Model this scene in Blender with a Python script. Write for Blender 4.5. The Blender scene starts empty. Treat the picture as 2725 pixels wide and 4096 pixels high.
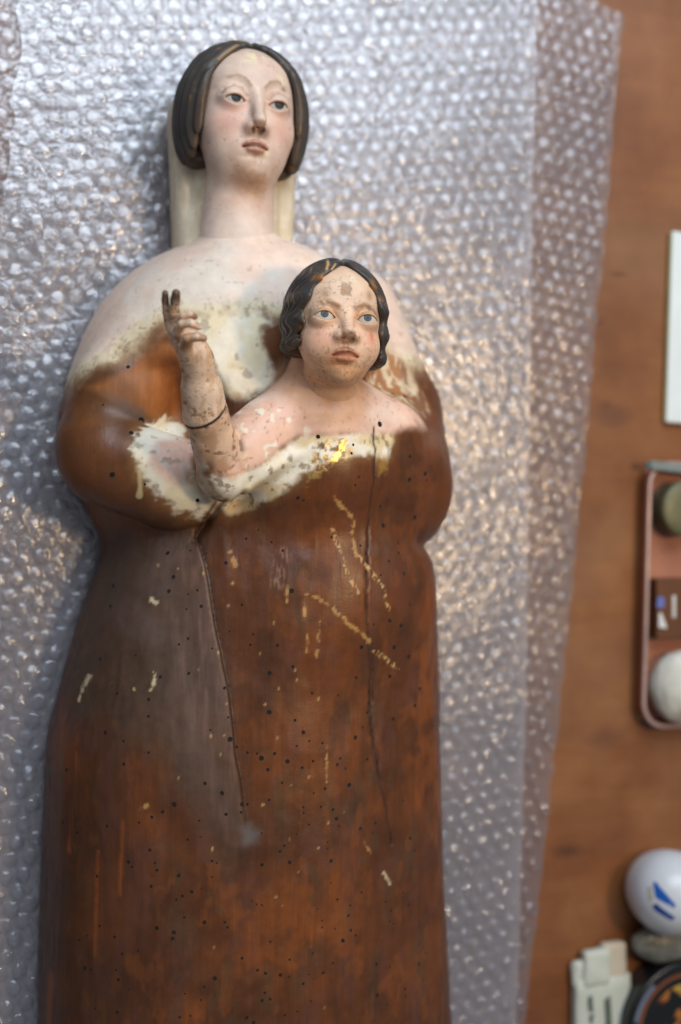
import bpy, bmesh, math, random, time
import numpy as np
from mathutils import Vector, Matrix
from mathutils.bvhtree import BVHTree

_T0 = time.time()
scene = bpy.context.scene
COL = scene.collection
MM = 0.001                      # everything is modelled in millimetres

# ------------------------------------------------------------------ camera
TILT = math.radians(20.0)       # the photographer leans in from the statue's right side
DIST = 700.0
cam_data = bpy.data.cameras.new("camera")
cam = bpy.data.objects.new("camera", cam_data)
COL.objects.link(cam)
cam.location = (-DIST * math.sin(TILT) * MM, 0.0, DIST * math.cos(TILT) * MM)
cam.rotation_euler = (0.0, -TILT, 0.0)
cam_data.sensor_fit = 'VERTICAL'
cam_data.sensor_height = 36.0
cam_data.lens = 36.0 * 5040.0 / 4096.0
cam_data.clip_start = 0.01
cam_data.clip_end = 50.0
cam_data.dof.use_dof = True
cam_data.dof.focus_distance = 0.570
cam_data.dof.aperture_fstop = 3.6
scene.camera = cam

# ------------------------------------------------------------------ room light
world = bpy.data.worlds.new("World")
scene.world = world
world.use_nodes = True
_bg = world.node_tree.nodes["Background"]
_bg.inputs[0].default_value = (0.82, 0.88, 1.0, 1)
_bg.inputs[1].default_value = 0.20


def area_light(name, loc, target, sx, sy, power, color):
    ld = bpy.data.lights.new(name, 'AREA')
    ld.shape = 'RECTANGLE'
    ld.size, ld.size_y = sx, sy
    ld.energy = power
    ld.color = color
    lo = bpy.data.objects.new(name, ld)
    COL.objects.link(lo)
    lo.location = loc
    d = Vector(target) - Vector(loc)
    lo.rotation_euler = d.to_track_quat('-Z', 'Y').to_euler()
    return lo


# the workshop window beyond the head of the statue, and a warm bulb over the table
area_light("window_light", (0.05, 0.95, 1.10), (0.0, 0.10, 0.0), 1.3, 0.8, 19.0, (0.80, 0.89, 1.0))
area_light("lamp_light", (0.34, 0.08, 1.02), (-0.05, 0.05, 0.0), 0.11, 0.11, 3.5, (1.0, 0.70, 0.40))

scene.view_settings.view_transform = 'Standard'
scene.view_settings.look = 'None'
scene.view_settings.exposure = 0.1
scene.view_settings.gamma = 1.0
scene.view_settings.use_curve_mapping = False
scene.cycles.use_denoising = True
scene.cycles.max_bounces = 8
scene.cycles.transparent_max_bounces = 24
scene.cycles.caustics_reflective = False
scene.cycles.caustics_refractive = False

# ------------------------------------------------------------------ helpers
def V3(a):
    return np.asarray(a, dtype=np.float32)


def smoothstep(a, b, x):
    t = np.clip((x - a) / (b - a), 0, 1)
    return t * t * (3 - 2 * t)


def smin(a, b, k):
    h = np.clip(0.5 + 0.5 * (b - a) / k, 0, 1)
    return b + (a - b) * h - k * h * (1 - h)


def smax(a, b, k):
    return -smin(-a, -b, k)


def ell(x, y, z, c, r):
    dx, dy, dz = x - c[0], y - c[1], z - c[2]
    k0 = np.sqrt((dx / r[0]) ** 2 + (dy / r[1]) ** 2 + (dz / r[2]) ** 2)
    k1 = np.sqrt((dx / r[0] ** 2) ** 2 + (dy / r[1] ** 2) ** 2 + (dz / r[2] ** 2) ** 2) + 1e-6
    return k0 * (k0 - 1) / k1


def cap(x, y, z, a, b, ra, rb, sz=1.0):
    ax, ay, az = b[0] - a[0], b[1] - a[1], (b[2] - a[2]) / sz
    px, py, pz = x - a[0], y - a[1], (z - a[2]) / sz
    t = np.clip((px * ax + py * ay + pz * az) / (ax * ax + ay * ay + az * az + 1e-9), 0, 1)
    return np.sqrt((px - t * ax) ** 2 + (py - t * ay) ** 2 + (pz - t * az) ** 2) - (ra + (rb - ra) * t)


def chain(x, y, z, pts, k=2.0):
    """smooth chain of tapered segments; pts = [(x, y, z, r), ...]"""
    d = None
    for p, q in zip(pts[:-1], pts[1:]):
        e = cap(x, y, z, p[:3], q[:3], p[3], q[3])
        d = e if d is None else smin(d, e, k)
    return d


_rs = np.random.RandomState(7)
_LAT = _rs.rand(64, 64, 64).astype(np.float32)


def vnoise(x, y, z):
    xi, yi, zi = np.floor(x), np.floor(y), np.floor(z)
    fx, fy, fz = x - xi, y - yi, z - zi
    fx, fy, fz = fx * fx * (3 - 2 * fx), fy * fy * (3 - 2 * fy), fz * fz * (3 - 2 * fz)
    i, j, k = xi.astype(np.int64) & 63, yi.astype(np.int64) & 63, zi.astype(np.int64) & 63
    i1, j1, k1 = (i + 1) & 63, (j + 1) & 63, (k + 1) & 63
    L = _LAT
    c00 = L[i, j, k] * (1 - fx) + L[i1, j, k] * fx
    c10 = L[i, j1, k] * (1 - fx) + L[i1, j1, k] * fx
    c01 = L[i, j, k1] * (1 - fx) + L[i1, j, k1] * fx
    c11 = L[i, j1, k1] * (1 - fx) + L[i1, j1, k1] * fx
    return (c00 * (1 - fy) + c10 * fy) * (1 - fz) + (c01 * (1 - fy) + c11 * fy) * fz


def fbm(x, y, z, s, octv=4, seed=0.0):
    """0..1 fractal noise, s = feature size in mm (scalar or 3-tuple)"""
    sx, sy, sz = (s, s, s) if np.isscalar(s) else s
    r, a, tot = 0.0, 1.0, 0.0
    f = 1.0
    for o in range(octv):
        r = r + a * vnoise(x / sx * f + 13.7 * o + seed, y / sy * f + 5.3 * o - seed, z / sz * f + 9.1 * o + 2 * seed)
        tot += a
        a *= 0.5
        f *= 2.03
    return r / tot


def surface(sdf, lo, hi, h, block=8):
    """sparse evaluation of a distance field on a grid, then surface nets -> verts, quads"""
    lo = np.array(lo, dtype=np.float64)
    n = [int(math.ceil((b - a) / h / block)) for a, b in zip(lo, hi)]
    bw = block * h
    bc = [lo[i] + (np.arange(n[i]) + 0.5) * bw for i in range(3)]
    BX, BY, BZ = np.meshgrid(*bc, indexing='ij')
    dc = sdf(BX.astype(np.float32), BY.astype(np.float32), BZ.astype(np.float32))
    near = np.abs(dc) < bw * 0.87 * 1.35 + 2.5 * h + 1.0
    N = [k * block for k in n]
    S = np.repeat(np.repeat(np.repeat(np.sign(dc).astype(np.float32) * bw, block, 0), block, 1), block, 2)
    idx = np.argwhere(near)
    off = (np.stack(np.meshgrid(*[np.arange(block)] * 3, indexing='ij'), -1).reshape(-1, 3) + 0.5) * h
    S6 = S.reshape(n[0], block, n[1], block, n[2], block)
    step = 3000
    for s in range(0, len(idx), step):
        ii = idx[s:s + step]
        P = (lo + ii[:, None, :] * bw + off[None]).reshape(-1, 3).astype(np.float32)
        d = sdf(P[:, 0], P[:, 1], P[:, 2]).astype(np.float32).reshape(len(ii), block, block, block)
        for q in range(len(ii)):
            a, b, c = ii[q]
            S6[a, :, b, :, c, :] = d[q]
    ins = S < 0
    cnt = np.zeros([N[0] - 1, N[1] - 1, N[2] - 1], np.uint8)
    for dx in (0, 1):
        for dy in (0, 1):
            for dz in (0, 1):
                cnt += ins[dx:N[0] - 1 + dx, dy:N[1] - 1 + dy, dz:N[2] - 1 + dz]
    act = (cnt > 0) & (cnt < 8)
    cells = np.argwhere(act)
    vid = -np.ones(act.shape, np.int32)
    vid[act] = np.arange(len(cells))
    acc = np.zeros((len(cells), 3)); w = np.zeros(len(cells))
    corners = [(0, 0, 0), (1, 0, 0), (0, 1, 0), (1, 1, 0), (0, 0, 1), (1, 0, 1), (0, 1, 1), (1, 1, 1)]
    cv = [S[cells[:, 0] + a, cells[:, 1] + b, cells[:, 2] + c] for a, b, c in corners]
    for i, p in enumerate(corners):
        for j, q in enumerate(corners):
            if j <= i or sum(abs(p[t] - q[t]) for t in range(3)) != 1:
                continue
            m = (cv[i] < 0) != (cv[j] < 0)
            t = cv[i] / (cv[i] - cv[j] + 1e-12)
            t = np.where(m, t, 0)
            e = np.array(p)[None] + t[:, None] * (np.array(q) - np.array(p))[None]
            acc += e * m[:, None]
            w += m
    verts = lo + (cells + acc / w[:, None] + 0.5) * h
    quads = []
    for ax in range(3):
        sl0 = [slice(1, -1)] * 3; sl1 = [slice(1, -1)] * 3
        sl0[ax] = slice(0, -1); sl1[ax] = slice(1, None)
        a, b = ins[tuple(sl0)], ins[tuple(sl1)]
        e = np.argwhere(a != b)
        flip = a[tuple(e.T)]
        base = e.copy()
        for t in range(3):
            if t != ax:
                base[:, t] += 1
        u, v = (ax + 1) % 3, (ax + 2) % 3
        def cell(du, dv):
            c = base.copy(); c[:, u] += du; c[:, v] += dv
            return vid[tuple(c.T)]
        q = np.stack([cell(-1, -1), cell(0, -1), cell(0, 0), cell(-1, 0)], 1)
        q[~flip] = q[~flip][:, ::-1]
        quads.append(q)
    quads = np.concatenate(quads)
    quads = quads[(quads >= 0).all(1)]
    return verts, quads


def mesh_from(name, verts, faces, smooth=True):
    me = bpy.data.meshes.new(name)
    verts = np.asarray(verts, dtype=np.float32)
    faces = np.asarray(faces, dtype=np.int32)
    k = faces.shape[1]
    me.vertices.add(len(verts)); me.vertices.foreach_set("co", verts.ravel())
    me.loops.add(faces.size); me.loops.foreach_set("vertex_index", faces.ravel())
    me.polygons.add(len(faces))
    me.polygons.foreach_set("loop_start", np.arange(0, faces.size, k, dtype=np.int32))
    me.polygons.foreach_set("loop_total", np.full(len(faces), k, dtype=np.int32))
    me.polygons.foreach_set("use_smooth", np.full(len(faces), smooth, dtype=bool))
    me.update(calc_edges=True)
    me.validate()
    return me


def link(name, me, mat=None, parent=None):
    o = bpy.data.objects.new(name, me)
    COL.objects.link(o)
    if parent is not None:
        o.parent = parent
    if mat is not None and me is not None:
        me.materials.clear() if len(me.materials) else None
        me.materials.append(mat)
    return o


def thing(name, loc, label, cat, group=None, rz=0.0):
    o = bpy.data.objects.new(name, None)
    o.empty_display_size = 0.02
    COL.objects.link(o)
    o.location = Vector(loc) * MM
    o.rotation_euler = (0, 0, rz)
    tag(o, label, cat, group)
    return o


def tag(o, label, cat, group=None, kind=None):
    o["label"] = label
    if cat:
        o["category"] = cat
    if group:
        o["group"] = group
    if kind:
        o["kind"] = kind
    return o


def set_color(me, name, rgb):
    at = me.attributes.new(name, 'FLOAT_COLOR', 'POINT')
    c = np.ones((len(me.vertices), 4), np.float32)
    c[:, :3] = rgb
    at.data.foreach_set("color", c.ravel())


def set_float(me, name, v):
    at = me.attributes.new(name, 'FLOAT', 'POINT')
    at.data.foreach_set("value", np.asarray(v, np.float32).ravel())


def lin(r, g, b):
    """sRGB 0..255 pigment -> linear"""
    f = lambda c: c / 12.92 if c <= 0.04045 else ((c + 0.055) / 1.055) ** 2.4
    return np.array([f(v / 255.0) for v in (r, g, b)], np.float32)


# ------------------------------------------------------------------ carved body
def interp(y, ys, vs, sm=0.0):
    """piecewise-linear profile, rounded off over +-sm"""
    o = np.argsort(ys)
    a, b = np.array(ys, np.float64)[o], np.array(vs, np.float64)[o]
    if sm:
        t = np.arange(a[0] - 2, a[-1] + 2, 0.5)
        v = np.interp(t, a, b)
        k = np.hanning(int(sm * 4) + 3); k /= k.sum()
        pad = len(k)
        v = np.convolve(np.pad(v, pad, mode='edge'), k, 'same')[pad:-pad]
        a, b = t, v
    return np.interp(y, a, b).astype(np.float32)


BASE = 7.0      # the back of the statue lies on the crushed bubbles

SK_Y = [-340, -271, -192, -113, -80, -46, -17, 20, 60]
SK_L = [-167, -166, -164.5, -162, -152.5, -143, -132, -122, -115]
SK_R = [58, 54, 48, 46, 46, 43, 38, 28, 15]
SK_H = [92, 93, 95, 96, 95, 92, 86, 72, 60]

TO_Y = [-60, -30, 0, 36, 48, 72, 91, 106, 118, 127, 134, 139, 143]
TO_W = [50, 64, 80, 92, 95, 89, 82, 74, 64, 54, 42, 30, 12]
TO_H = [40, 56, 70, 76, 77, 77, 76, 75, 73, 70, 62, 52, 40]


def loft(x, y, z, cx, w, h, p):
    ax = np.abs(x - cx) / w
    hz = h - BASE
    az = np.maximum(z - BASE, 0) / hz
    s = (ax ** p + az ** p + 1e-9)
    f = s ** (1.0 / p)
    gx = (ax ** (p - 1)) / w
    gz = (az ** (p - 1)) / hz
    g = np.sqrt(gx * gx + gz * gz) * s ** (1.0 / p - 1) + 1e-4
    d = np.maximum((f - 1) / g, -np.minimum(w, hz) * 0.6)
    d = np.minimum(d, 60)
    return d


def poly_x(y, pts):
    return interp(y, [p[1] for p in pts], [p[0] for p in pts])


FOLD = [(-100, -6), (-98.5, -12.7), (-96.6, -26.8), (-94.7, -44.9), (-91.6, -64.9), (-89.5, -78.9), (-86.7, -103.1), (-84.3, -123.0), (-82.1, -143.3), (-79.5, -158)]
CRACK = [(-19.9, 39.9), (-20.8, 24.3), (-20.7, 14.1), (-21.0, -0.3), (-21.8, -16.9), (-23.7, -33.3), (-23.2, -49.8), (-21.4, -62.5), (-18.6, -79.7), (-18.3, -96.8), (-15.4, -113.9), (-11.7, -129.1), (-7.4, -148.9), (-5.1, -163.1)]


def seg_dist(x, y, pts):
    d = None
    for a, b in zip(pts[:-1], pts[1:]):
        vx, vy = b[0] - a[0], b[1] - a[1]
        t = np.clip(((x - a[0]) * vx + (y - a[1]) * vy) / (vx * vx + vy * vy + 1e-9), 0, 1)
        e = np.hypot(x - a[0] - t * vx, y - a[1] - t * vy)
        d = e if d is None else np.minimum(d, e)
    return d


def arm_chain(x, y, z):
    return chain(x, y, z, [(-91, 18, 94, 12.2), (-104.6, 44.1, 112, 9.0), (-107.4, 53.6, 117, 8.1), (-111.3, 65.8, 124, 6.4), (-114, 69.6, 127, 6.2)], 5)


def joint(x, y, z):
    """slanting plane where forearm and hand were pegged on"""
    return (x + 105.4) * -0.56 + (y - 44.1) * 0.66 + (z - 112) * 0.50


def crack_dist(x, y):
    """the drying crack wanders with the grain and splits in two lower down"""
    wob = 1.5 * (vnoise(y * 0 + 2, y / 7, y * 0) - 0.5) + 0.8 * (vnoise(y * 0 + 9, y / 2.5, y * 0) - 0.5)
    a = seg_dist(x + wob, y, CRACK)
    b = seg_dist(x + 0.6 * wob, y, [(-20.0, -62), (-17.2, -80), (-16.6, -92)]) + 0.25
    return np.minimum(a, b)


def sdf_body(x, y, z):
    L = interp(y, SK_Y, SK_L, 22); R = interp(y, SK_Y, SK_R, 22); H = interp(y, SK_Y, SK_H, 22)
    sk = loft(x, y, z, (L + R) / 2, (R - L) / 2, H, 2.35)
    sk = smax(sk, y - 40, 20)
    sk = np.maximum(sk, -335 - y)
    # overskirt: its edge stands proud of the inner panel
    xf = poly_x(y, FOLD) + 1.3 * (vnoise(y * 0, y / 14, y * 0 + 3) - 0.5)
    s = x - xf
    amp = smoothstep(-160, -128, y) * smoothstep(-4, -16, y) * smoothstep(30, 60, z)
    wid = 0.6 + 0.5 * vnoise(y * 0 + 4, y / 18, y * 0) + 1.6 * smoothstep(-90, -155, y)
    t = smoothstep(-wid, wid, s)
    off = (1 - t) * 1.5 * np.exp(np.minimum(s, 0) / 34) - t * 1.3 * np.exp(-np.maximum(s, 0) / 22)
    sk = sk - amp * off
    # shallow carving of the skirt
    sk = sk - 1.2 * smoothstep(-20, -60, y) * np.sin((x + 0.10 * y) * 0.085 + 0.9) * smoothstep(40, 80, z)
    # torso, shoulders
    W = interp(y, TO_Y, TO_W, 7); TH = interp(y, TO_Y, TO_H, 4)
    to = loft(x, y, z, -61.0, W, TH, 2.2)
    to = smax(to, y - 141, 8)
    to = np.maximum(to, -62 - y)
    hx, hy, hz = rot_head(x, y, z, M_O, M_PITCH, M_ROLL)
    nk = smax(cap(hx, hy, hz, (0.6, -24, -7), (0.6, -74, -12), 16.2, 19.1), y - 158, 5)
    to = smin(to, nk, 9)                                              # the neck grows out of the chest
    d = smin(to, sk, 6)
    # hollow between chest and forearm
    d = smax(d, -ell(x, y, z, (-118, 49, 84), (36, 27, 42)), 5)
    # her right arm: upper arm, elbow, sleeve reaching under the child
    ua = chain(x, y, z, [(-108, 90, 34, 21), (-127, 60, 36, 23.5), (-136, 34, 38, 24)], 8)
    d = smin(d, ua, 6)
    fa = cap(x, y, z, (-135.5, 26, 46), (-106, 13, 60), 23.5, 23)
    fa = smin(fa, cap(x, y, z, (-106, 13, 60), (-88, 3, 70), 21, 10), 6)
    fa = smax(fa, -(y - (-12.5 - 0.10 * (x + 100))), 5)
    fa = smax(fa, ((y - 45.5) + 0.36 * (x + 130)) * 0.94, 2.5 + 9 * smoothstep(-126, -144, x))
    d = smin(d, fa, 1.4 + 7 * smoothstep(-124, -142, x))
    # her left arm on the far side
    la = chain(x, y, z, [(-6, 104, 34, 25), (14, 52, 38, 26), (18, 12, 42, 27)], 8)
    d = smin(d, la, 8)
    d = smin(d, cap(x, y, z, (15, 6, 46), (-30, 2, 62), 25, 26), 7)
    # the child's body in its dress
    d = smin(d, ell(x, y, z, (-40, 24, 64), (46, 44, 44)), 8)
    d = smin(d, ell(x, y, z, (-34, -38, 50), (62, 66, 51)), 14)
    d = smin(d, cap(x, y, z, (-46, 55, 87), (-76, 35, 90), 14, 12.5), 8)          # sloping shoulders
    d = smin(d, cap(x, y, z, (-36, 55, 86), (-3, 41, 79), 14, 13), 12)
    d = smin(d, ell(x, y, z, (2, 22, 52), (34, 38, 38)), 14)                       # dress running over to her far arm
    d = smin(d, cap(x, y, z, (-43, 69, 88), (-42, 46, 88), 13.5, 21), 8)           # base of the neck
    d = smin(d, chain(x, y, z, [(-70, 38, 90, 12.5), (-81, 26, 92, 13.5), (-91, 18, 94, 12.5)], 6), 9)   # upper arm, elbow
    d = smin(d, smax(arm_chain(x, y, z), joint(x, y, z) + 0.3, 0.4), 2.5)       # to the forearm joint
    # neck opening of the dress: a raised band
    nb = seg_dist(x, y, [(-88, 3), (-72, 18), (-60, 26), (-44, 31)])
    d = d - 1.5 * np.exp(-(nb / 3.0) ** 2) * smoothstep(70, 80, z) * smoothstep(-42, -64, x)
    d = d + 1.3 * np.exp(-(seg_dist(x, y, [(-91, -2), (-74, 11), (-60, 20)]) / 2.2) ** 2) * smoothstep(70, 80, z) * smoothstep(-56, -70, x)
    # notch between sleeve and dress
    nt = seg_dist(x, y, [(-84, 8), (-89, 3), (-95, -7), (-100, -14)])
    d = d + 2.6 * np.exp(-(nt / 1.6) ** 2) * smoothstep(55, 70, z)
    # crease where the far arm ends on the skirt
    d = d + 3.0 * np.exp(-(seg_dist(x, y, [(44, -21), (30, -19), (14, -15)]) / 4.5) ** 2)
    # drying crack
    cr = crack_dist(x, y)
    d = d + (0.3 + 1.0 * vnoise(y * 0, y / 9, y * 0 + 7)) * np.exp(-(cr / 0.6) ** 2) * smoothstep(60, 80, z)
    # tool marks
    d = d + 1.5 * (fbm(x, y, z, (15, 34, 15), 2, 3.1) - 0.5) * smoothstep(90, -10, y)
    d = d + 0.45 * (np.abs(vnoise(x / 6.5, y / 15, z / 6.5) - 0.5) * 2 - 0.5) * smoothstep(30, -20, y)
    d = smax(d, BASE - z, 2.0)
    return d


# ------------------------------------------------------------------ heads
def rot_head(x, y, z, o, pitch, roll=0.0, yaw=0.0):
    """world -> head-local (x right, y to the crown, z out of the face)"""
    x, y, z = x - o[0], y - o[1], z - o[2]
    c, s = math.cos(roll), math.sin(roll)
    x, y = c * x - s * y, s * x + c * y
    c, s = math.cos(yaw), math.sin(yaw)
    x, z = c * x - s * z, s * x + c * z
    c, s = math.cos(pitch), math.sin(pitch)
    y, z = c * y - s * z, s * y + c * z
    return x, y, z


def head_to_world(o, pitch, roll=0.0, yaw=0.0):
    c, s = math.cos(roll), math.sin(roll)
    A = np.array([[c, -s, 0], [s, c, 0], [0, 0, 1.0]])
    c, s = math.cos(yaw), math.sin(yaw)
    B = np.array([[c, 0, -s], [0, 1, 0], [s, 0, c]])
    c, s = math.cos(pitch), math.sin(pitch)
    Cm = np.array([[1, 0, 0], [0, c, -s], [0, s, c]])
    M = Cm @ B @ A          # world offset -> local
    return M.T              # local -> world offset


M_O, M_PITCH, M_ROLL = (-69.8, 197.5, 52.0), math.radians(6), math.radians(3)
C_O, C_PITCH, C_ROLL = (-41.0, 84.0, 107.0), math.radians(7), math.radians(3)
C_YAW = math.radians(-6)

M_EYE = [(-10.8, -2.0, 16.4, 6.9), (10.8, -2.0, 16.4, 6.9)]
C_EYE = [(-10.2, 0.9, 14.8, 5.7), (9.8, 0.9, 14.8, 5.7)]


def almond(x, y, ex, ey, half, up, dn, tiltk):
    """2-D opening between the lids, <0 inside"""
    u = x - ex
    v = y - ey - tiltk * u
    tu = np.clip(1 - (u / half) ** 2, 0, 1)
    return np.maximum(v - up * tu, -v - dn * tu) + np.maximum(np.abs(u) - half, 0)


def sdf_mother_face(x, y, z):
    ax = np.abs(x)
    d = ell(x, y, z, (0, 5, -7), (26, 27, 28))
    d = smin(d, ell(x, y, z, (0, 11, 3), (22.5, 19.5, 20)), 6)       # forehead
    d = smin(d, ell(x, y, z, (0, -8, 2), (23.4, 30, 20.5)), 6)       # face oval
    d = smin(d, ell(ax, y, z, (10, -12.2, 10.8), (11.5, 12, 9.5)), 5)  # cheeks
    d = smin(d, ell(x, y, z, (0, -25, 7), (17.5, 12.5, 14)), 6)      # jaw, mouth mound
    d = smin(d, ell(x, y, z, (0, -33.5, 14), (6.5, 5.2, 6.4)), 5)    # chin
    d = smin(d, ell(x, y, z, (0, -34, 3), (13, 7, 11)), 6)           # soft under-chin
    # sockets and brow
    d = smax(d, -ell(ax, y, z, (10.2, 1.6, 29.5), (8.0, 6.6, 7.6)), 4)
    br = np.minimum(seg_dist(ax, y, [(3.4, 5.0), (6.0, 8.4), (10, 10.0), (14.5, 9.0), (18, 5.5)]), 20)
    d = d - 0.6 * np.exp(-(br / 1.5) ** 2) * smoothstep(5, 12, z)
    # lids
    for ex, ey, ez, r in M_EYE:
        sg = 1 if ex > 0 else -1
        d = smin(d, ell(x, y, z, (ex, ey + 0.6, ez), (r + 0.3, r + 0.9, r + 1.2)), 2.0)
        cr = seg_dist((x - ex) * sg, y - ey, [(-5.4, 1.4), (-3, 5.0), (1, 6.2), (4.6, 4.6), (6.0, 2.4)])
        d = d + 0.75 * np.exp(-(cr / 0.8) ** 2) * smoothstep(12, 18, z)
        al = almond(x, y, ex, ey - 0.9, 5.0, 1.5, 2.3, 0.03 * sg)
        d = smax(d, -np.maximum(al, 15 - z), 0.7)
    # nose
    nz = cap(x, y, z, (0, 5.0, 20.4), (0, -13.0, 27.6), 2.3, 2.7)
    nz = smin(nz, ell(x, y, z, (0, -14.2, 28.2), (3.1, 2.9, 3.2)), 1.8)
    nz = smin(nz, ell(ax, y, z, (3.5, -16.4, 23.8), (2.3, 2.8, 3.4)), 1.6)
    nz = smax(nz, -(y + 20.0 - 0.50 * (z - 22.5)) * 0.88, 1.3)
    d = smin(d, nz, 4.2)
    d = smax(d, -ell(ax, y, z, (2.1, -18.2, 25.6), (1.15, 1.3, 1.5)), 0.4)
    # lips
    d = d + 0.5 * np.exp(-((x / 1.2) ** 2 + ((y + 20.8) / 1.4) ** 2)) * smoothstep(15, 20, z)
    d = smin(d, chain(ax, y, z, [(0.9, -23.0, 22.3, 1.5), (3.4, -23.4, 21.4, 1.3), (6.0, -24.6, 18.8, 0.6)], 0.6), 1.2)
    d = smin(d, chain(ax, y, z, [(0, -26.4, 21.9, 1.9), (2.6, -26.1, 21.2, 1.6), (5.2, -25.2, 19.2, 0.6)], 0.6), 1.2)
    d = smax(d, -chain(ax, y, z, [(0, -24.6, 23.8, 1.1), (3.0, -24.8, 22.8, 0.95), (6.2, -25.1, 20.0, 0.4)], 0.3), 0.5)
    d = d + 1.0 * np.exp(-((x / 5.5) ** 2 + ((y + 29.6) / 1.6) ** 2)) * smoothstep(12, 18, z)
    # neck
    d = smin(d, cap(x, y, z, (0.6, -24, -7), (0.6, -74, -12), 16.6, 19.5), 5)
    return d


def sdf_mother_head(x, y, z):
    d = sdf_mother_face(*rot_head(x, y, z, M_O, M_PITCH, M_ROLL))
    return d


def sdf_mother_hair(x, y, z):
    hx, hy, hz = rot_head(x, y, z, M_O, M_PITCH, M_ROLL)
    ax = np.abs(hx)
    d = ell(hx, hy, hz, (0, 3.0, -6), (33.6, 35.0, 33.5))
    d = smin(d, ell(ax, hy, hz, (21.5, -8, -8), (10.8, 23, 17)), 6)
    # widow's parting
    d = d + 1.1 * np.exp(-(hx / 1.4) ** 2) * smoothstep(15, 25, hy)
    # opening for the face: an oval that comes to a point at the parting
    wx = interp(hy, [-60, -34, -20, 0, 10, 18, 24, 28, 31], [23.5, 23.8, 24.0, 23.0, 21, 16.5, 10.5, 4, 0], 4)
    op = np.maximum(ax - wx, -6 - hz)
    op = np.maximum(op, hy - 30.5)
    d = smax(d, -op, 4.5)
    d = smax(d, -(hy + 27.5 + 1.6 * np.cos(hz * 0.25)), 9)
    # combed strands
    g = np.sin((hz * 1.0 + 0.30 * np.abs(hy - 30) + 2.0 * vnoise(hx / 9, hy / 14, hz / 9)) * 1.55)
    d = d + 0.5 * g * smoothstep(0.5, 6, ax)
    d = d + 0.9 * (vnoise(hx / 5, hy / 12, hz / 5) - 0.5)
    return d


def sdf_veil(x, y, z):
    vx = x + 68.5
    d = loft2(vx, z - 24.5, 33.5 - 0.04 * (200 - y), 17.0, 3.0)
    d = smax(d, y - 212, 10)
    d = smax(d, 118 - y, 4)
    d = d + 1.3 * np.exp(-((np.abs(vx) - 22) / 3.0) ** 2) - 0.7 * np.exp(-((np.abs(vx) - 28) / 3.0) ** 2)
    d = d + 0.5 * (fbm(x, y, z, 8, 2, 1.0) - 0.5)
    return np.maximum(d, BASE - z)


def loft2(u, v, a, b, p):
    au, av = np.abs(u) / a, np.abs(v) / b
    s = au ** p + av ** p + 1e-9
    g = np.sqrt((au ** (p - 1) / a) ** 2 + (av ** (p - 1) / b) ** 2) * s ** (1 / p - 1) + 1e-4
    return np.clip((s ** (1 / p) - 1) / g, -12, 60)


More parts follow.
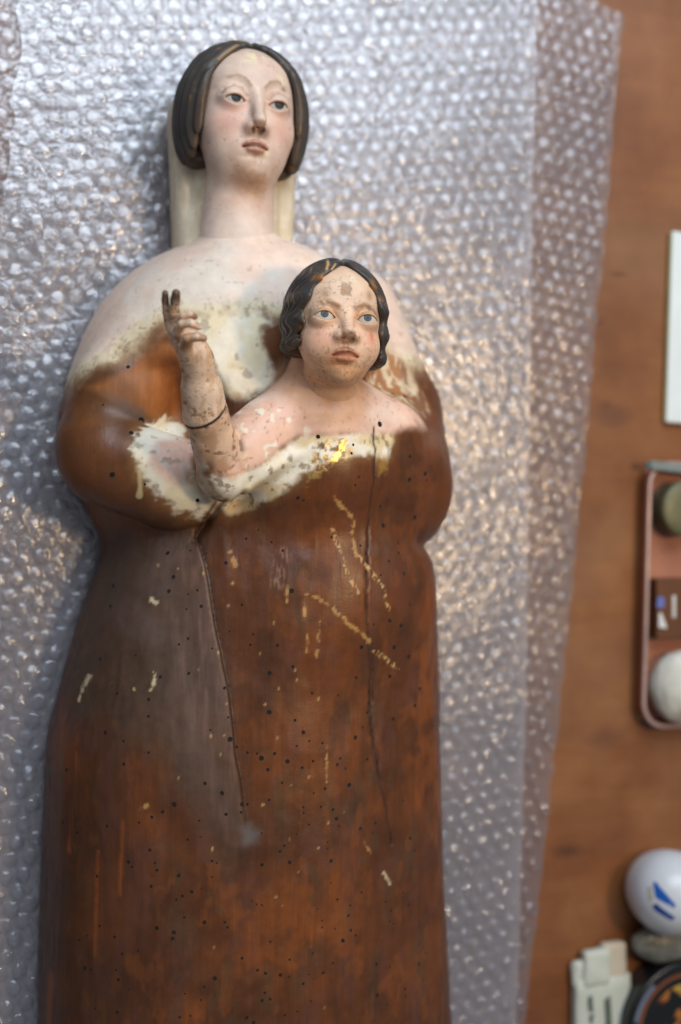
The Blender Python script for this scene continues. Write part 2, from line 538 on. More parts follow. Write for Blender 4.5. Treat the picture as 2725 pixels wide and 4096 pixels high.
def sdf_child_face(x, y, z):
    ax = np.abs(x)
    d = ell(x, y, z, (0, 7, -3), (21.5, 23, 22))
    d = smin(d, ell(x, y, z, (0, 12, 4), (18, 17, 15.5)), 5)         # forehead
    d = smin(d, ell(x, y, z, (0, -6, 4), (17.6, 20.5, 16)), 5)
    d = smin(d, ell(ax, y, z, (8.8, -9.4, 9.8), (9.0, 9.2, 8.4)), 4)  # chubby cheeks
    d = smin(d, ell(x, y, z, (0, -17, 9.5), (10.2, 9, 9.2)), 4)
    d = smin(d, ell(x, y, z, (0, -23.8, 12.6), (5.6, 4.6, 6.0)), 3.0)
    d = smin(d, ell(x, y, z, (0, -20.0, 3), (11.5, 6.5, 11)), 4)           # under-chin
    d = smax(d, -ell(ax, y, z, (9.4, 2.4, 26.2), (7.0, 5.0, 6.5)), 3)
    br = np.minimum(seg_dist(ax, y, [(4.0, 6.2), (8, 8.4), (12, 8.0), (15.5, 5.0)]), 20)
    d = d - 0.6 * np.exp(-(br / 1.5) ** 2) * smoothstep(5, 10, z)
    for ex, ey, ez, r in C_EYE:
        sg = 1 if ex > 0 else -1
        d = smin(d, ell(x, y, z, (ex, ey, ez), (r + 0.3, r + 0.3, r + 0.8)), 1.6)
        cr = seg_dist((x - ex) * sg, y - ey, [(-4.8, 1.2), (-2.5, 4.0), (1, 4.8), (4.2, 3.3), (5.4, 1.4)])
        d = d + 0.6 * np.exp(-(cr / 0.7) ** 2) * smoothstep(10, 15, z)
        al = almond(x, y, ex, ey - 0.2, 4.8, 2.2, 1.8, 0.03 * sg)
        d = smax(d, -np.maximum(al, 12 - z), 0.6)
    nz = cap(x, y, z, (0, 3.5, 17.4), (0, -6.4, 23.2), 2.1, 2.6)
    nz = smin(nz, ell(x, y, z, (0, -7.2, 24.2), (3.0, 2.6, 3.2)), 1.2)
    nz = smin(nz, ell(ax, y, z, (3.6, -8.2, 20.6), (2.3, 2.3, 2.9)), 1.4)
    nz = smax(nz, -(y + 11.2 - 0.42 * (z - 19.5)) * 0.9, 1.2)
    d = smin(d, nz, 2.8)
    d = smax(d, -ell(ax, y, z, (2.1, -9.8, 21.9), (1.1, 1.1, 1.3)), 0.4)
    d = d + 0.5 * np.exp(-((x / 1.1) ** 2 + ((y + 12.2) / 1.3) ** 2)) * smoothstep(14, 18, z)
    d = smin(d, chain(ax, y, z, [(0.8, -14.2, 20.0, 1.5), (3.4, -14.6, 19.0, 1.2), (5.8, -15.9, 16.6, 0.6)], 0.5), 1.0)
    d = smin(d, chain(ax, y, z, [(0, -18.0, 19.2, 1.7), (2.8, -17.6, 18.5, 1.4), (5.2, -16.6, 16.6, 0.6)], 0.5), 1.0)
    d = smax(d, -chain(ax, y, z, [(0, -16.0, 21.0, 1.05), (3.0, -16.1, 20.0, 0.95), (5.8, -16.4, 17.4, 0.4)], 0.3), 0.5)
    d = d + 0.9 * np.exp(-((x / 5.0) ** 2 + ((y + 20.6) / 1.3) ** 2)) * smoothstep(10, 15, z)
    d = d + 0.45 * np.exp(-((x / 1.0) ** 2 + ((y + 24.2) / 1.8) ** 2)) * smoothstep(10, 15, z)
    d = smin(d, cap(x, y, z, (0, -12, -5), (0, -44, -28), 12.6, 15), 3)
    return d


def sdf_child_head(x, y, z):
    return sdf_child_face(*rot_head(x, y, z, C_O, C_PITCH, C_ROLL, C_YAW))


def sdf_child_hair(x, y, z):
    hx, hy, hz = rot_head(x, y, z, C_O, C_PITCH, C_ROLL, C_YAW)
    ax = np.abs(hx)
    d = ell(hx, hy, hz, (0, 6.8, -4), (24.8, 28.2, 27.5))
    d = smin(d, ell(ax, hy, hz, (17.6, -7, -4), (6.6, 17, 13)), 4)
    d = d + 0.9 * np.exp(-(hx / 1.2) ** 2) * smoothstep(14, 24, hy)
    wx = interp(hy, [-60, -22, -10, 0, 8, 15, 21, 25.5, 29], [16.5, 18.4, 19.0, 18.4, 17.2, 14.0, 9.5, 4.5, 0], 3)
    op = np.maximum(ax - wx, -4 - hz)
    op = np.maximum(op, hy - 28)
    d = smax(d, -op, 2.0)
    d = smax(d, -(hy + 13.0 + 0.12 * hx), 4)
    # locks curling along the temples
    cu = hy * 0.52 + 0.12 * hz + 0.9 * np.sign(hx) + 2.0 * vnoise(hx / 9, hy / 11, hz / 9)
    d = d - 0.7 * np.sin(cu) * smoothstep(9, 17, ax) * smoothstep(17, 6, hy)
    g = np.sin((hz * 0.9 + 0.5 * np.abs(hy - 26) + 2.2 * np.sin(hy * 0.5) + 4.0 * vnoise(hx / 6, hy / 8, hz / 6)) * 1.45)
    d = d + 0.4 * g * smoothstep(0.5, 5, ax)
    return d


# the raised forearm and blessing hand (world mm)
def sdf_forearm(x, y, z):
    d = arm_chain(x, y, z)
    # palm seen from its edge, back of the hand to the left
    d = smin(d, chain(x, y, z, [(-114, 69.6, 127, 6.2), (-118.7, 74.8, 131, 5.6), (-122.4, 77.9, 134, 4.2)], 3), 3)
    # forefinger and middle finger held up
    d = smin(d, chain(x, y, z, [(-123.1, 77.8, 135, 2.5), (-124.7, 83.2, 140, 2.2), (-125.3, 87.8, 144, 2.0), (-125.4, 90.2, 146.2, 1.8)], 0.5), 1.0)
    d = smin(d, chain(x, y, z, [(-124.9, 78.1, 132, 2.2), (-127.3, 83.7, 136.5, 1.7), (-128.7, 88.2, 140.5, 1.55), (-129.2, 90.6, 142.6, 1.35)], 0.5), 0.9)
    # ring and little finger folded over the palm
    d = smin(d, chain(x, y, z, [(-123.0, 78.4, 138, 2.1), (-121.8, 81.5, 143.5, 1.8), (-119.4, 82.1, 145.5, 1.6), (-117.2, 81.4, 144.2, 1.4)], 0.3), 0.4)
    d = smin(d, chain(x, y, z, [(-123.7, 75.6, 139, 2.2), (-122.9, 77.6, 146, 1.8), (-119.7, 77.7, 149, 1.7), (-116.2, 76.6, 148, 1.5)], 0.3), 0.4)
    # thumb rising from the wrist and bent across
    d = smin(d, chain(x, y, z, [(-117.3, 66.4, 131, 3.6), (-120.4, 69.3, 142, 2.9), (-121.0, 71.4, 149, 2.2), (-117.8, 72.0, 151, 1.8), (-115.0, 71.6, 151, 1.6)], 0.6), 0.9)
    d = smax(d, -(joint(x, y, z) - 0.3), 0.4)
    return d

# ------------------------------------------------------------------ where paint survives (plan coordinates, mm)
POLY = {
    'flesh_edge': [(-159.9, 59.1), (-150.3, 66.5), (-145.5, 69.6), (-135.1, 74.5), (-121.8, 84.6), (-113.3, 90.6), (-102.8, 94.6), (-89.1, 95.5), (-76.8, 96.2), (-64.1, 95.5), (-56.4, 93.8)],
    'chest_gesso': [(-102.8, 91.9), (-85.1, 94.7), (-68.4, 95.3), (-58.7, 91.0), (-56.1, 72.3), (-62.8, 59.9), (-77.3, 54.6), (-84.7, 56.9), (-91.0, 66.0), (-96.4, 78.2)],
    'chest_wood': [(-68.5, 89.0), (-58.7, 91.6), (-53.8, 81.7), (-57.8, 65.0), (-62.8, 57.5), (-61.5, 67.6), (-67.4, 79.0)],
    'far_chip': [(-10.7, 65.1), (-0.0, 83.7), (11.3, 77.7), (18.5, 64.3), (23.3, 51.8), (10.2, 45.8), (-7.9, 51.2)],
    'sleeve_gesso': [(-129.7, 32.1), (-120.0, 42.6), (-108.7, 46.2), (-98.9, 40.2), (-106.2, 23.3), (-97.4, 14.4), (-91.4, 5.6), (-90.1, -0.3), (-100.3, -4.4), (-111.4, -0.3), (-120.7, 8.8), (-127.7, 16.8)],
    'sleeve_pink': [(-117.5, 33.3), (-100.4, 36.8), (-104.8, 20.5), (-103.3, 13.4), (-115.2, 12.8), (-122.6, 21.9)],
    'drip': [(-127.0, 18.8), (-126.6, 11.8), (-126.7, 7.4)],
    'child_flesh': [(-99.3, 37.9), (-109.2, 46.4), (-96.3, 47.8), (-82.3, 46.9), (-65.8, 55.8), (-56.5, 60.4), (-43.9, 56.2), (-6.7, 64.2), (-5.9, 52.5), (8.1, 47.2), (9.5, 40.7), (-8.3, 36.9), (-35.9, 33.6), (-50.6, 34.6), (-58.0, 33.4), (-68.5, 25.6), (-79.1, 17.5), (-88.6, 13.1), (-100.7, 14.4), (-102.1, 23.0)],
    'band_gesso': [(-103.3, 15.9), (-90.0, 17.3), (-77.4, 22.4), (-58.1, 34.2), (-44.7, 35.3), (-19.9, 38.5), (-9.1, 37.3), (-9.9, 27.2), (-15.2, 24.1), (-20.5, 26.8), (-35.8, 25.6), (-45.5, 23.4), (-53.3, 18.8), (-59.6, 13.4), (-66.1, 7.4), (-75.2, 2.1), (-85.4, -1.6), (-94.4, 5.7)],
    'gold': [(-49.6, 32.2), (-35.9, 33.6), (-33.1, 28.1), (-41.9, 23.5), (-48.0, 18.6), (-54.8, 13.4), (-53.3, 23.8)],
    'gold2': [(-19.5, 26.0), (-12.8, 25.4), (-14.3, 18.3), (-17.9, 18.2)],
    'purple': [(-135.9, -5.8), (-120.2, -9.2), (-97.7, -11.1), (-94.5, -45.0), (-89.6, -75.0), (-85.4, -115.0), (-81.7, -147.3), (-90.0, -151.0), (-105.9, -132.1), (-131.6, -108.8), (-146.9, -95.3), (-151.7, -81.6), (-147.1, -52.5)],
    'dust': [(-111.7, -15.9), (-98.5, -12.8), (-95.0, -44.9), (-90.1, -76.9), (-85.9, -116.8), (-80.8, -152.5), (-88.1, -150.0), (-95.2, -130.4), (-99.8, -100.5), (-104.4, -64.9), (-109.6, -37.1)],
    'greypatch': [(-83.8, -146.1), (-78.9, -145.2), (-74.0, -148.8), (-76.0, -153.7), (-82.0, -155.0)],
    'recess': [(-148.4, 59.5), (-127.8, 67.8), (-114.2, 80.9), (-106.1, 79.2), (-98.9, 37.9), (-108.7, 41.3), (-121.3, 46.7), (-138.0, 53.5)],
    'sleeve_grey': [(-140.7, 56.7), (-121.4, 48.8), (-120.0, 42.6), (-130.7, 45.0)],
    'orange1': [(-52.6, 9.8), (-36.5, 5.8), (-32.5, -14.7), (-39.7, -30.9), (-46.8, -30.9), (-49.2, -12.6)],
    'orange2': [(-99.9, -180.5), (-63.8, -164.6), (-30.5, -180.9), (-15.6, -204.5), (-25.4, -225.6), (-73.5, -227.2), (-97.8, -204.9)],
    'orange3': [(6.7, -68.9), (29.3, -54.1), (34.1, -118.4), (11.1, -156.2), (2.7, -122.5)],
    'rightedge': [(19.9, -24.5), (52.0, -77.5), (34.4, -163.5), (33.6, -229.8), (21.2, -224.5), (15.9, -113.7), (7.9, -47.4)],
    'crackpx': [(-19.9, 39.9), (-20.5, 24.3), (-20.6, 14.1), (-21.0, -0.3), (-21.5, -16.9), (-23.8, -33.3), (-23.0, -49.9), (-21.3, -62.5), (-18.3, -79.8), (-17.9, -97.0), (-15.1, -114.0), (-11.5, -129.2), (-7.2, -149.0), (-5.0, -163.2)],
    'foldpx': [(-98.0, -12.8), (-95.9, -26.9), (-94.2, -45.0), (-91.3, -65.0), (-89.6, -78.9), (-87.2, -102.8), (-84.4, -122.9), (-82.1, -143.2), (-80.0, -150.5)],
}
MARK = [  # brush marks and scrapes: centre line, half width, kind
    ([(-41.4, 7.2), (-37.1, 2.7), (-32.6, -0.3), (-29.0, -5.1), (-29.7, -9.6), (-29.0, -14.7), (-27.8, -21.3)], 1.02, 0),
    ([(-40.1, -8.5), (-37.0, -16.7), (-34.3, -26.9), (-31.1, -33.1), (-28.1, -38.1)], 0.57, 1),
    ([(-26.4, -21.3), (-21.6, -27.2), (-14.7, -35.6), (-10.5, -47.3)], 0.51, 1),
    ([(-52.6, -38.5), (-47.1, -40.6), (-40.9, -45.2), (-33.2, -52.5), (-24.8, -58.1), (-20.4, -62.1)], 1.14, 0),
    ([(-17.6, -66.5), (-7.2, -73.5), (-2.4, -76.1)], 0.68, 1),
    ([(-84.9, -18.3), (-83.7, -25.2)], 1.02, 0),
    ([(-54.5, -45.3), (-53.0, -51.9)], 0.57, 0),
    ([(-46.9, -51.6), (-47.8, -68.0)], 0.45, 0),
    ([(-119.9, -41.7), (-117.9, -42.8)], 1.14, 2),
    ([(-120.2, -75.4), (-122.0, -82.5)], 0.57, 2),
    ([(-145.6, -78.9), (-150.4, -91.0)], 0.45, 2),
    ([(-124.9, -134.7), (-127.9, -137.1)], 0.91, 0),
    ([(-41.8, -110.9), (-41.5, -127.7)], 0.57, 0),
    ([(-21.1, -159.5), (-16.8, -164.8)], 0.57, 0),
    ([(-9.4, -176.2), (-5.2, -182.5)], 0.57, 2),
    ([(-134.4, -142.9), (-135.8, -177.5)], 0.8, 3),
    ([(-153.1, -114.3), (-155.3, -162.0)], 0.8, 3),
    ([(-144.4, -158.9), (-145.8, -207.9)], 0.57, 3),
    ([(-162.0, -224.5), (-163.1, -249.7)], 0.68, 3),
    ([(-48.4, -186.5), (-49.6, -204.8)], 0.45, 3),
    ([(-63.1, -19.7), (-65.7, -32.8)], 0.91, 4),
    ([(-52.5, -57.6), (-52.7, -65.4)], 0.45, 0),
    ([(-62.0, -34.8), (-62.2, -43.2)], 0.45, 0),
    ([(-91.6, 5.3), (-96.4, -3.4), (-96.9, -7.6)], 0.34, 5),
]
HOLES = [(-110.2, -30.6, 72.4, 0.57), (-112.5, -37.2, 73.1, 0.57), (-100.6, -36.6, 80.6, 0.57), (-104.5, -38.5, 78.8, 0.57), (-99.3, -44.0, 82.8, 0.57), (-105.6, -45.4, 79.9, 0.57), (-93.9, -48.4, 84.4, 0.57), (-102.3, -18.2, 73.7, 0.57), (-111.7, -19.5, 66.9, 0.57), (-87.1, -55.6, 88.1, 0.57), (-77.0, -56.9, 92.6, 0.57), (-81.5, -43.3, 89.6, 0.57), (-59.8, -36.8, 97.6, 0.57), (-78.2, -61.8, 92.2, 0.57), (-66.2, -62.1, 95.9, 0.57), (-109.5, -61.6, 81.0, 0.57), (-105.4, -58.9, 82.3, 0.57), (-95.3, -63.3, 87.9, 0.57), (-127.5, -67.1, 70.2, 0.57), (-118.0, -76.6, 79.7, 0.57), (-105.7, -74.8, 84.7, 0.57), (-137.5, -81.9, 63.5, 0.57), (-123.3, -86.8, 79.0, 0.57), (-123.7, -94.4, 80.5, 0.57), (-135.9, -85.0, 67.2, 0.57), (-144.3, -59.1, 33.8, 0.57), (-58.9, -72.3, 96.8, 0.57), (-69.6, -75.1, 94.6, 0.57), (-69.9, -93.2, 95.1, 0.57), (-49.2, -85.2, 96.2, 0.57), (-35.9, -87.1, 95.1, 0.57), (-57.8, -97.4, 96.5, 0.57), (-53.7, -103.3, 96.5, 0.57), (-50.7, -107.6, 96.5, 0.57), (-57.0, -109.5, 96.7, 0.57), (-43.9, -109.1, 95.7, 0.57), (-26.0, -108.1, 92.3, 0.57), (-21.9, -103.7, 91.3, 0.57), (-19.3, -96.8, 90.4, 0.57), (-89.0, -94.8, 93.1, 0.57), (-90.4, -81.4, 91.6, 0.57), (-88.3, -104.9, 93.6, 0.57), (-84.8, -109.0, 91.8, 0.57), (-97.0, -100.5, 91.1, 0.57), (-134.2, -106.1, 74.9, 0.57), (-124.1, -110.7, 82.9, 0.57), (-134.3, -116.5, 76.2, 0.57), (-79.9, -111.7, 93.2, 0.57), (-75.6, -112.2, 94.3, 0.57), (-73.6, -114.4, 94.8, 0.57), (-67.5, -112.5, 95.7, 0.57), (-70.6, -119.9, 95.1, 0.57), (-61.4, -116.5, 96.2, 0.57), (-54.2, -119.9, 96.4, 0.57), (-48.8, -117.2, 96.3, 0.57), (-34.5, -117.2, 94.4, 0.57), (-36.1, -120.0, 94.8, 0.57), (-31.7, -122.3, 93.9, 0.57), (-29.6, -130.4, 93.5, 0.57), (-13.6, -121.6, 88.8, 0.57), (-19.3, -119.3, 90.7, 0.57), (-99.7, -124.8, 91.7, 0.57), (-92.0, -129.6, 93.0, 0.57), (-82.7, -135.4, 93.7, 0.57), (-83.2, -139.0, 94.0, 0.57), (-79.9, -135.7, 93.1, 0.57), (-90.0, -139.6, 92.8, 0.57), (-113.3, -134.2, 88.0, 0.57), (-122.7, -140.3, 83.6, 0.57), (-69.9, -134.1, 94.8, 0.57), (-63.9, -126.4, 95.7, 0.57), (-53.7, -138.4, 96.4, 0.57), (-53.5, -141.2, 96.4, 0.57), (-48.5, -132.2, 96.4, 0.57), (-42.6, -130.7, 95.7, 0.57), (-36.6, -145.6, 94.9, 0.57), (-38.4, -141.1, 95.2, 0.57), (-44.8, -139.1, 95.9, 0.57), (2.3, -142.2, 84.3, 0.57), (-4.2, -101.3, 86.9, 0.57), (13.2, -88.2, 79.9, 0.57), (9.4, -96.1, 82.3, 0.57), (-7.3, -79.9, 90.1, 0.57), (-26.6, -79.0, 94.9, 0.57), (-25.0, -64.3, 97.8, 0.57), (-19.1, -53.5, 98.6, 0.57), (-10.0, -52.2, 96.6, 0.57), (-6.2, -65.5, 93.1, 0.57), (0.3, -67.6, 89.6, 0.57), (3.9, -71.1, 87.1, 0.57), (-2.8, -55.0, 93.6, 0.57), (2.7, -45.1, 91.4, 0.57), (-1.2, -29.9, 93.1, 0.57), (-15.4, -30.2, 98.4, 0.57), (-10.2, -23.6, 96.1, 0.57), (-3.6, -19.8, 92.4, 0.57), (-3.3, -14.8, 90.8, 0.57), (8.4, -2.6, 84.5, 0.57), (-11.9, -6.4, 92.7, 0.57), (-72.7, -8.4, 86.4, 0.57), (-78.0, -12.6, 84.3, 0.57), (-67.4, -14.2, 90.3, 0.57), (-62.8, -18.1, 93.4, 0.57), (-87.5, -23.9, 83.1, 0.57), (-95.4, -19.6, 76.6, 0.57), (-40.3, -11.8, 98.5, 0.57), (-25.6, -16.0, 98.0, 0.57), (-157.8, -149.3, 42.9, 0.57), (-156.2, -123.6, 45.1, 0.57), (-133.6, -35.8, 43.8, 0.57), (-135.6, -45.6, 48.0, 0.57), (-141.1, -70.4, 51.3, 0.57), (-141.1, -103.2, 66.0, 0.57), (-123.6, -155.4, 83.5, 0.51), (-121.5, -161.3, 84.5, 0.51), (-122.7, -167.4, 83.9, 0.51), (-123.1, -172.0, 83.9, 0.51), (-120.6, -164.5, 85.0, 0.51), (-132.4, -161.7, 77.4, 0.51), (-131.0, -163.7, 78.5, 0.51), (-111.3, -166.9, 88.6, 0.51), (-96.4, -168.5, 91.1, 0.51), (-101.0, -173.4, 90.4, 0.51), (-105.5, -174.7, 89.7, 0.51), (-109.7, -176.4, 89.0, 0.51), (-112.3, -178.0, 88.2, 0.51), (-101.6, -149.6, 90.6, 0.51), (-107.3, -150.6, 89.4, 0.51), (-102.2, -142.0, 90.6, 0.51), (-73.5, -149.3, 94.7, 0.51), (-73.3, -164.1, 94.6, 0.51), (-77.7, -180.8, 93.4, 0.51), (-73.2, -182.9, 94.2, 0.51), (-75.6, -182.5, 93.7, 0.51), (-99.6, -189.2, 90.3, 0.51), (-90.3, -189.7, 91.8, 0.51), (-89.2, -192.2, 91.8, 0.51), (-113.3, -193.3, 87.2, 0.51), (-113.8, -196.1, 87.0, 0.51), (-120.7, -191.1, 85.0, 0.51), (-108.7, -186.4, 88.7, 0.51), (-69.1, -200.5, 94.1, 0.51), (-82.2, -207.2, 92.2, 0.51), (-59.9, -209.7, 94.8, 0.51), (-48.7, -207.8, 95.6, 0.51), (-71.2, -215.2, 93.4, 0.51), (-74.9, -213.4, 93.0, 0.51), (-64.1, -216.7, 93.8, 0.51), (-60.0, -217.7, 94.6, 0.51), (-53.2, -221.8, 95.0, 0.51), (-50.6, -217.6, 95.2, 0.51), (-43.5, -217.7, 95.5, 0.51), (-94.8, -215.5, 90.8, 0.51), (-99.6, -219.0, 90.1, 0.51), (-71.5, -224.3, 93.2, 0.51), (-68.9, -227.6, 93.3, 0.51), (-72.7, -227.8, 93.1, 0.51), (-108.4, -221.6, 88.6, 0.51), (-101.2, -225.0, 89.8, 0.51), (-132.1, -220.8, 76.7, 0.51), (-136.3, -216.9, 73.2, 0.51), (-137.2, -212.6, 72.4, 0.51), (-149.6, -214.8, 58.9, 0.51), (-147.3, -214.8, 61.8, 0.51), (-148.6, -199.1, 60.4, 0.51), (-151.7, -202.1, 56.1, 0.51), (-137.9, -197.2, 72.3, 0.51), (-128.4, -202.3, 80.0, 0.51), (-134.8, -204.5, 75.1, 0.51), (-145.5, -232.5, 63.7, 0.51), (-136.7, -232.4, 72.3, 0.51), (-110.7, -232.3, 88.1, 0.51), (-106.0, -231.8, 89.3, 0.51), (-79.9, -235.3, 92.0, 0.51), (-76.7, -237.9, 92.2, 0.51), (-61.9, -235.9, 93.8, 0.51), (-56.1, -234.5, 94.7, 0.51), (-49.6, -230.4, 95.2, 0.51), (-29.0, -188.2, 93.0, 0.51), (-30.0, -192.8, 93.4, 0.51), (-28.7, -200.0, 93.3, 0.51), (-25.9, -203.0, 92.5, 0.51), (-33.0, -204.2, 94.0, 0.51), (-37.1, -197.9, 94.6, 0.51), (-44.2, -193.0, 95.7, 0.51), (-44.0, -196.1, 95.7, 0.51), (-46.3, -187.1, 96.0, 0.51), (-36.0, -184.1, 94.6, 0.51), (-39.5, -175.7, 95.2, 0.51), (-39.4, -165.3, 95.1, 0.51), (-41.2, -159.2, 95.4, 0.51), (-41.3, -156.2, 95.4, 0.51), (-50.9, -146.9, 96.5, 0.51), (-35.0, -149.3, 94.6, 0.51), (-62.8, -155.7, 96.2, 0.51), (-64.9, -158.3, 95.8, 0.51), (-57.0, -150.7, 96.6, 0.51), (-60.3, -163.7, 96.3, 0.51), (-23.3, -152.2, 91.7, 0.51), (-16.3, -155.2, 89.9, 0.51), (-14.5, -150.8, 89.6, 0.51), (-4.8, -160.4, 86.0, 0.51), (6.7, -161.8, 82.5, 0.51), (9.6, -168.5, 81.5, 0.51), (2.3, -187.9, 83.9, 0.51), (5.9, -194.5, 82.4, 0.51), (-5.3, -195.1, 86.5, 0.51), (-6.0, -200.2, 86.9, 0.51), (-8.3, -190.1, 87.5, 0.51), (-3.7, -201.8, 86.1, 0.51), (-22.4, -183.1, 91.2, 0.51), (-13.7, -219.7, 88.6, 0.51), (-5.9, -222.6, 86.8, 0.51), (17.8, -222.0, 76.6, 0.51), (13.0, -226.2, 78.9, 0.51), (16.2, -234.7, 77.3, 0.51), (3.8, -236.0, 83.0, 0.51), (4.2, -239.6, 82.9, 0.51), (12.0, -239.8, 79.0, 0.51), (-13.0, -235.0, 88.1, 0.51), (-7.5, -240.9, 86.7, 0.51), (-38.4, -214.0, 94.9, 0.51), (-96.3, -161.0, 91.1, 0.51), (-94.0, -162.1, 91.4, 0.51), (-140.9, -146.2, 69.5, 0.51), (-128.1, -142.9, 80.9, 0.51), (-118.2, -137.7, 85.8, 0.51), (-152.3, -152.1, 53.0, 0.51), (-158.7, -177.2, 42.1, 0.51), (-144.7, -170.6, 64.3, 0.51), (-143.8, -193.4, 66.1, 0.51), (-32.8, 31.4, 107.4, 0.68), (-33.7, 27.4, 107.6, 0.68), (-29.4, 16.4, 106.1, 0.68), (-31.1, 12.7, 105.7, 0.68), (-57.7, 6.6, 100.8, 0.68), (-55.1, 5.5, 101.2, 0.68), (-14.3, 2.7, 95.0, 0.68), (-11.8, -6.5, 92.7, 0.68), (12.3, 18.9, 88.2, 0.68), (13.6, 15.8, 87.1, 0.68), (2.3, 15.8, 91.7, 0.68), (2.0, 27.1, 93.3, 0.68), (8.3, -2.7, 84.5, 0.68), (-50.1, 34.8, 107.4, 0.68), (-16.3, 41.9, 99.4, 0.68), (-70.5, 55.8, 82.0, 0.68), (2.2, 59.4, 70.5, 0.68), (9.1, 58.3, 70.0, 0.68), (-141.0, 50.7, 55.6, 0.74), (-122.9, 43.8, 56.2, 0.74), (-129.3, 37.2, 69.7, 0.74), (-129.4, 69.0, 56.8, 0.74), (-124.6, 12.9, 77.2, 0.74), (-100.9, 5.5, 81.8, 0.74), (-138.5, 17.4, 71.1, 0.74)]
CHIPS = [(-101.7, -72.9, 0.62), (-92.6, -65.1, 0.62), (-89.7, -88.9, 0.62), (-91.1, -103.1, 0.62), (-92.9, -112.0, 0.62), (-96.9, -103.3, 0.62), (-111.7, -122.1, 0.62), (-71.8, -89.5, 0.62), (-65.4, -82.2, 0.62), (-58.0, -74.2, 0.62), (-57.1, -78.7, 0.62), (-50.8, -124.8, 0.62), (-59.5, -127.7, 0.62), (-66.1, -105.5, 0.62), (-40.9, -147.3, 0.62), (-108.2, -26.6, 0.62), (-115.9, -25.3, 0.62), (-74.1, -65.9, 0.62), (-129.1, -82.6, 0.62), (-120.9, -74.5, 0.62), (-46.1, -88.7, 0.62), (-87.2, -43.6, 0.62), (-68.1, -51.9, 0.62), (-97.7, -28.7, 0.62), (-85.4, -33.3, 0.62), (-60.5, -152.8, 0.62), (-56.0, -168.7, 0.62), (-46.0, -158.6, 0.62), (-96.1, -155.6, 0.62), (-95.1, -201.2, 0.62), (-111.7, -122.2, 0.62), (-111.8, -122.8, 0.62), (-42.7, -234.6, 0.62), (-72.7, -136.5, 0.62), (-32.8, -142.9, 0.62), (-66.7, -179.7, 0.62), (-63.7, -183.9, 0.62)]


# ------------------------------------------------------------------ pigments
def poly_sd(x, y, pts):
    """signed distance to a polygon in plan, negative inside"""
    d = np.full(x.shape, 1e9, np.float32)
    ins = np.zeros(x.shape, bool)
    n = len(pts)
    for i in range(n):
        ax, ay = pts[i]; bx, by = pts[(i + 1) % n]
        vx, vy = bx - ax, by - ay
        t = np.clip(((x - ax) * vx + (y - ay) * vy) / (vx * vx + vy * vy + 1e-9), 0, 1)
        d = np.minimum(d, np.hypot(x - ax - t * vx, y - ay - t * vy))
        c = ((ay > y) != (by > y)) & (x < (bx - ax) * (y - ay) / (by - ay + 1e-12) + ax)
        ins ^= c
    return np.where(ins, -d, d)


def mix(col, new, m):
    return col + (new - col) * np.asarray(m)[:, None]


def soft(sd, w=1.0):
    return smoothstep(w, -w, sd)


class Paint:
    """layers of wood, gesso and paint laid over a carved surface, one value per vertex"""

    def __init__(self, v):
        self.v = v.astype(np.float32)
        self.x, self.y, self.z = self.v[:, 0], self.v[:, 1], self.v[:, 2]
        n = len(v)
        self.col = np.zeros((n, 3), np.float32)
        self.rough = np.full(n, 0.5, np.float32)
        self.metal = np.zeros(n, np.float32)
        self.wood = np.zeros(n, np.float32)
        self.nz = {}

    def n(self, s, o=4, seed=0.0):
        key = (s, o, seed)
        if key not in self.nz:
            self.nz[key] = fbm(self.x, self.y, self.z, s, o, seed)
        return self.nz[key]

    def lay(self, m, c, rough=None, metal=None, wood=0.0):
        m = np.clip(m, 0, 1)
        c = np.asarray(c, np.float32)
        self.col = self.col + (c - self.col) * m[:, None]
        if rough is not None:
            self.rough += (rough - self.rough) * m
        if metal is not None:
            self.metal += (metal - self.metal) * m
        if wood is not None:
            self.wood += (wood - self.wood) * m

    def store(self, me):
        set_color(me, "Col", np.clip(self.col, 0.001, 0.95))
        set_float(me, "rough", self.rough)
        set_float(me, "metal", self.metal)
        set_float(me, "wood", self.wood)


FLESH = lin(226, 208, 192)
FLESH2 = lin(224, 190, 170)
GESSO = lin(232, 219, 184)
GESSO2 = lin(236, 228, 206)
TAN = lin(176, 132, 88)
GRIME = lin(92, 64, 38)


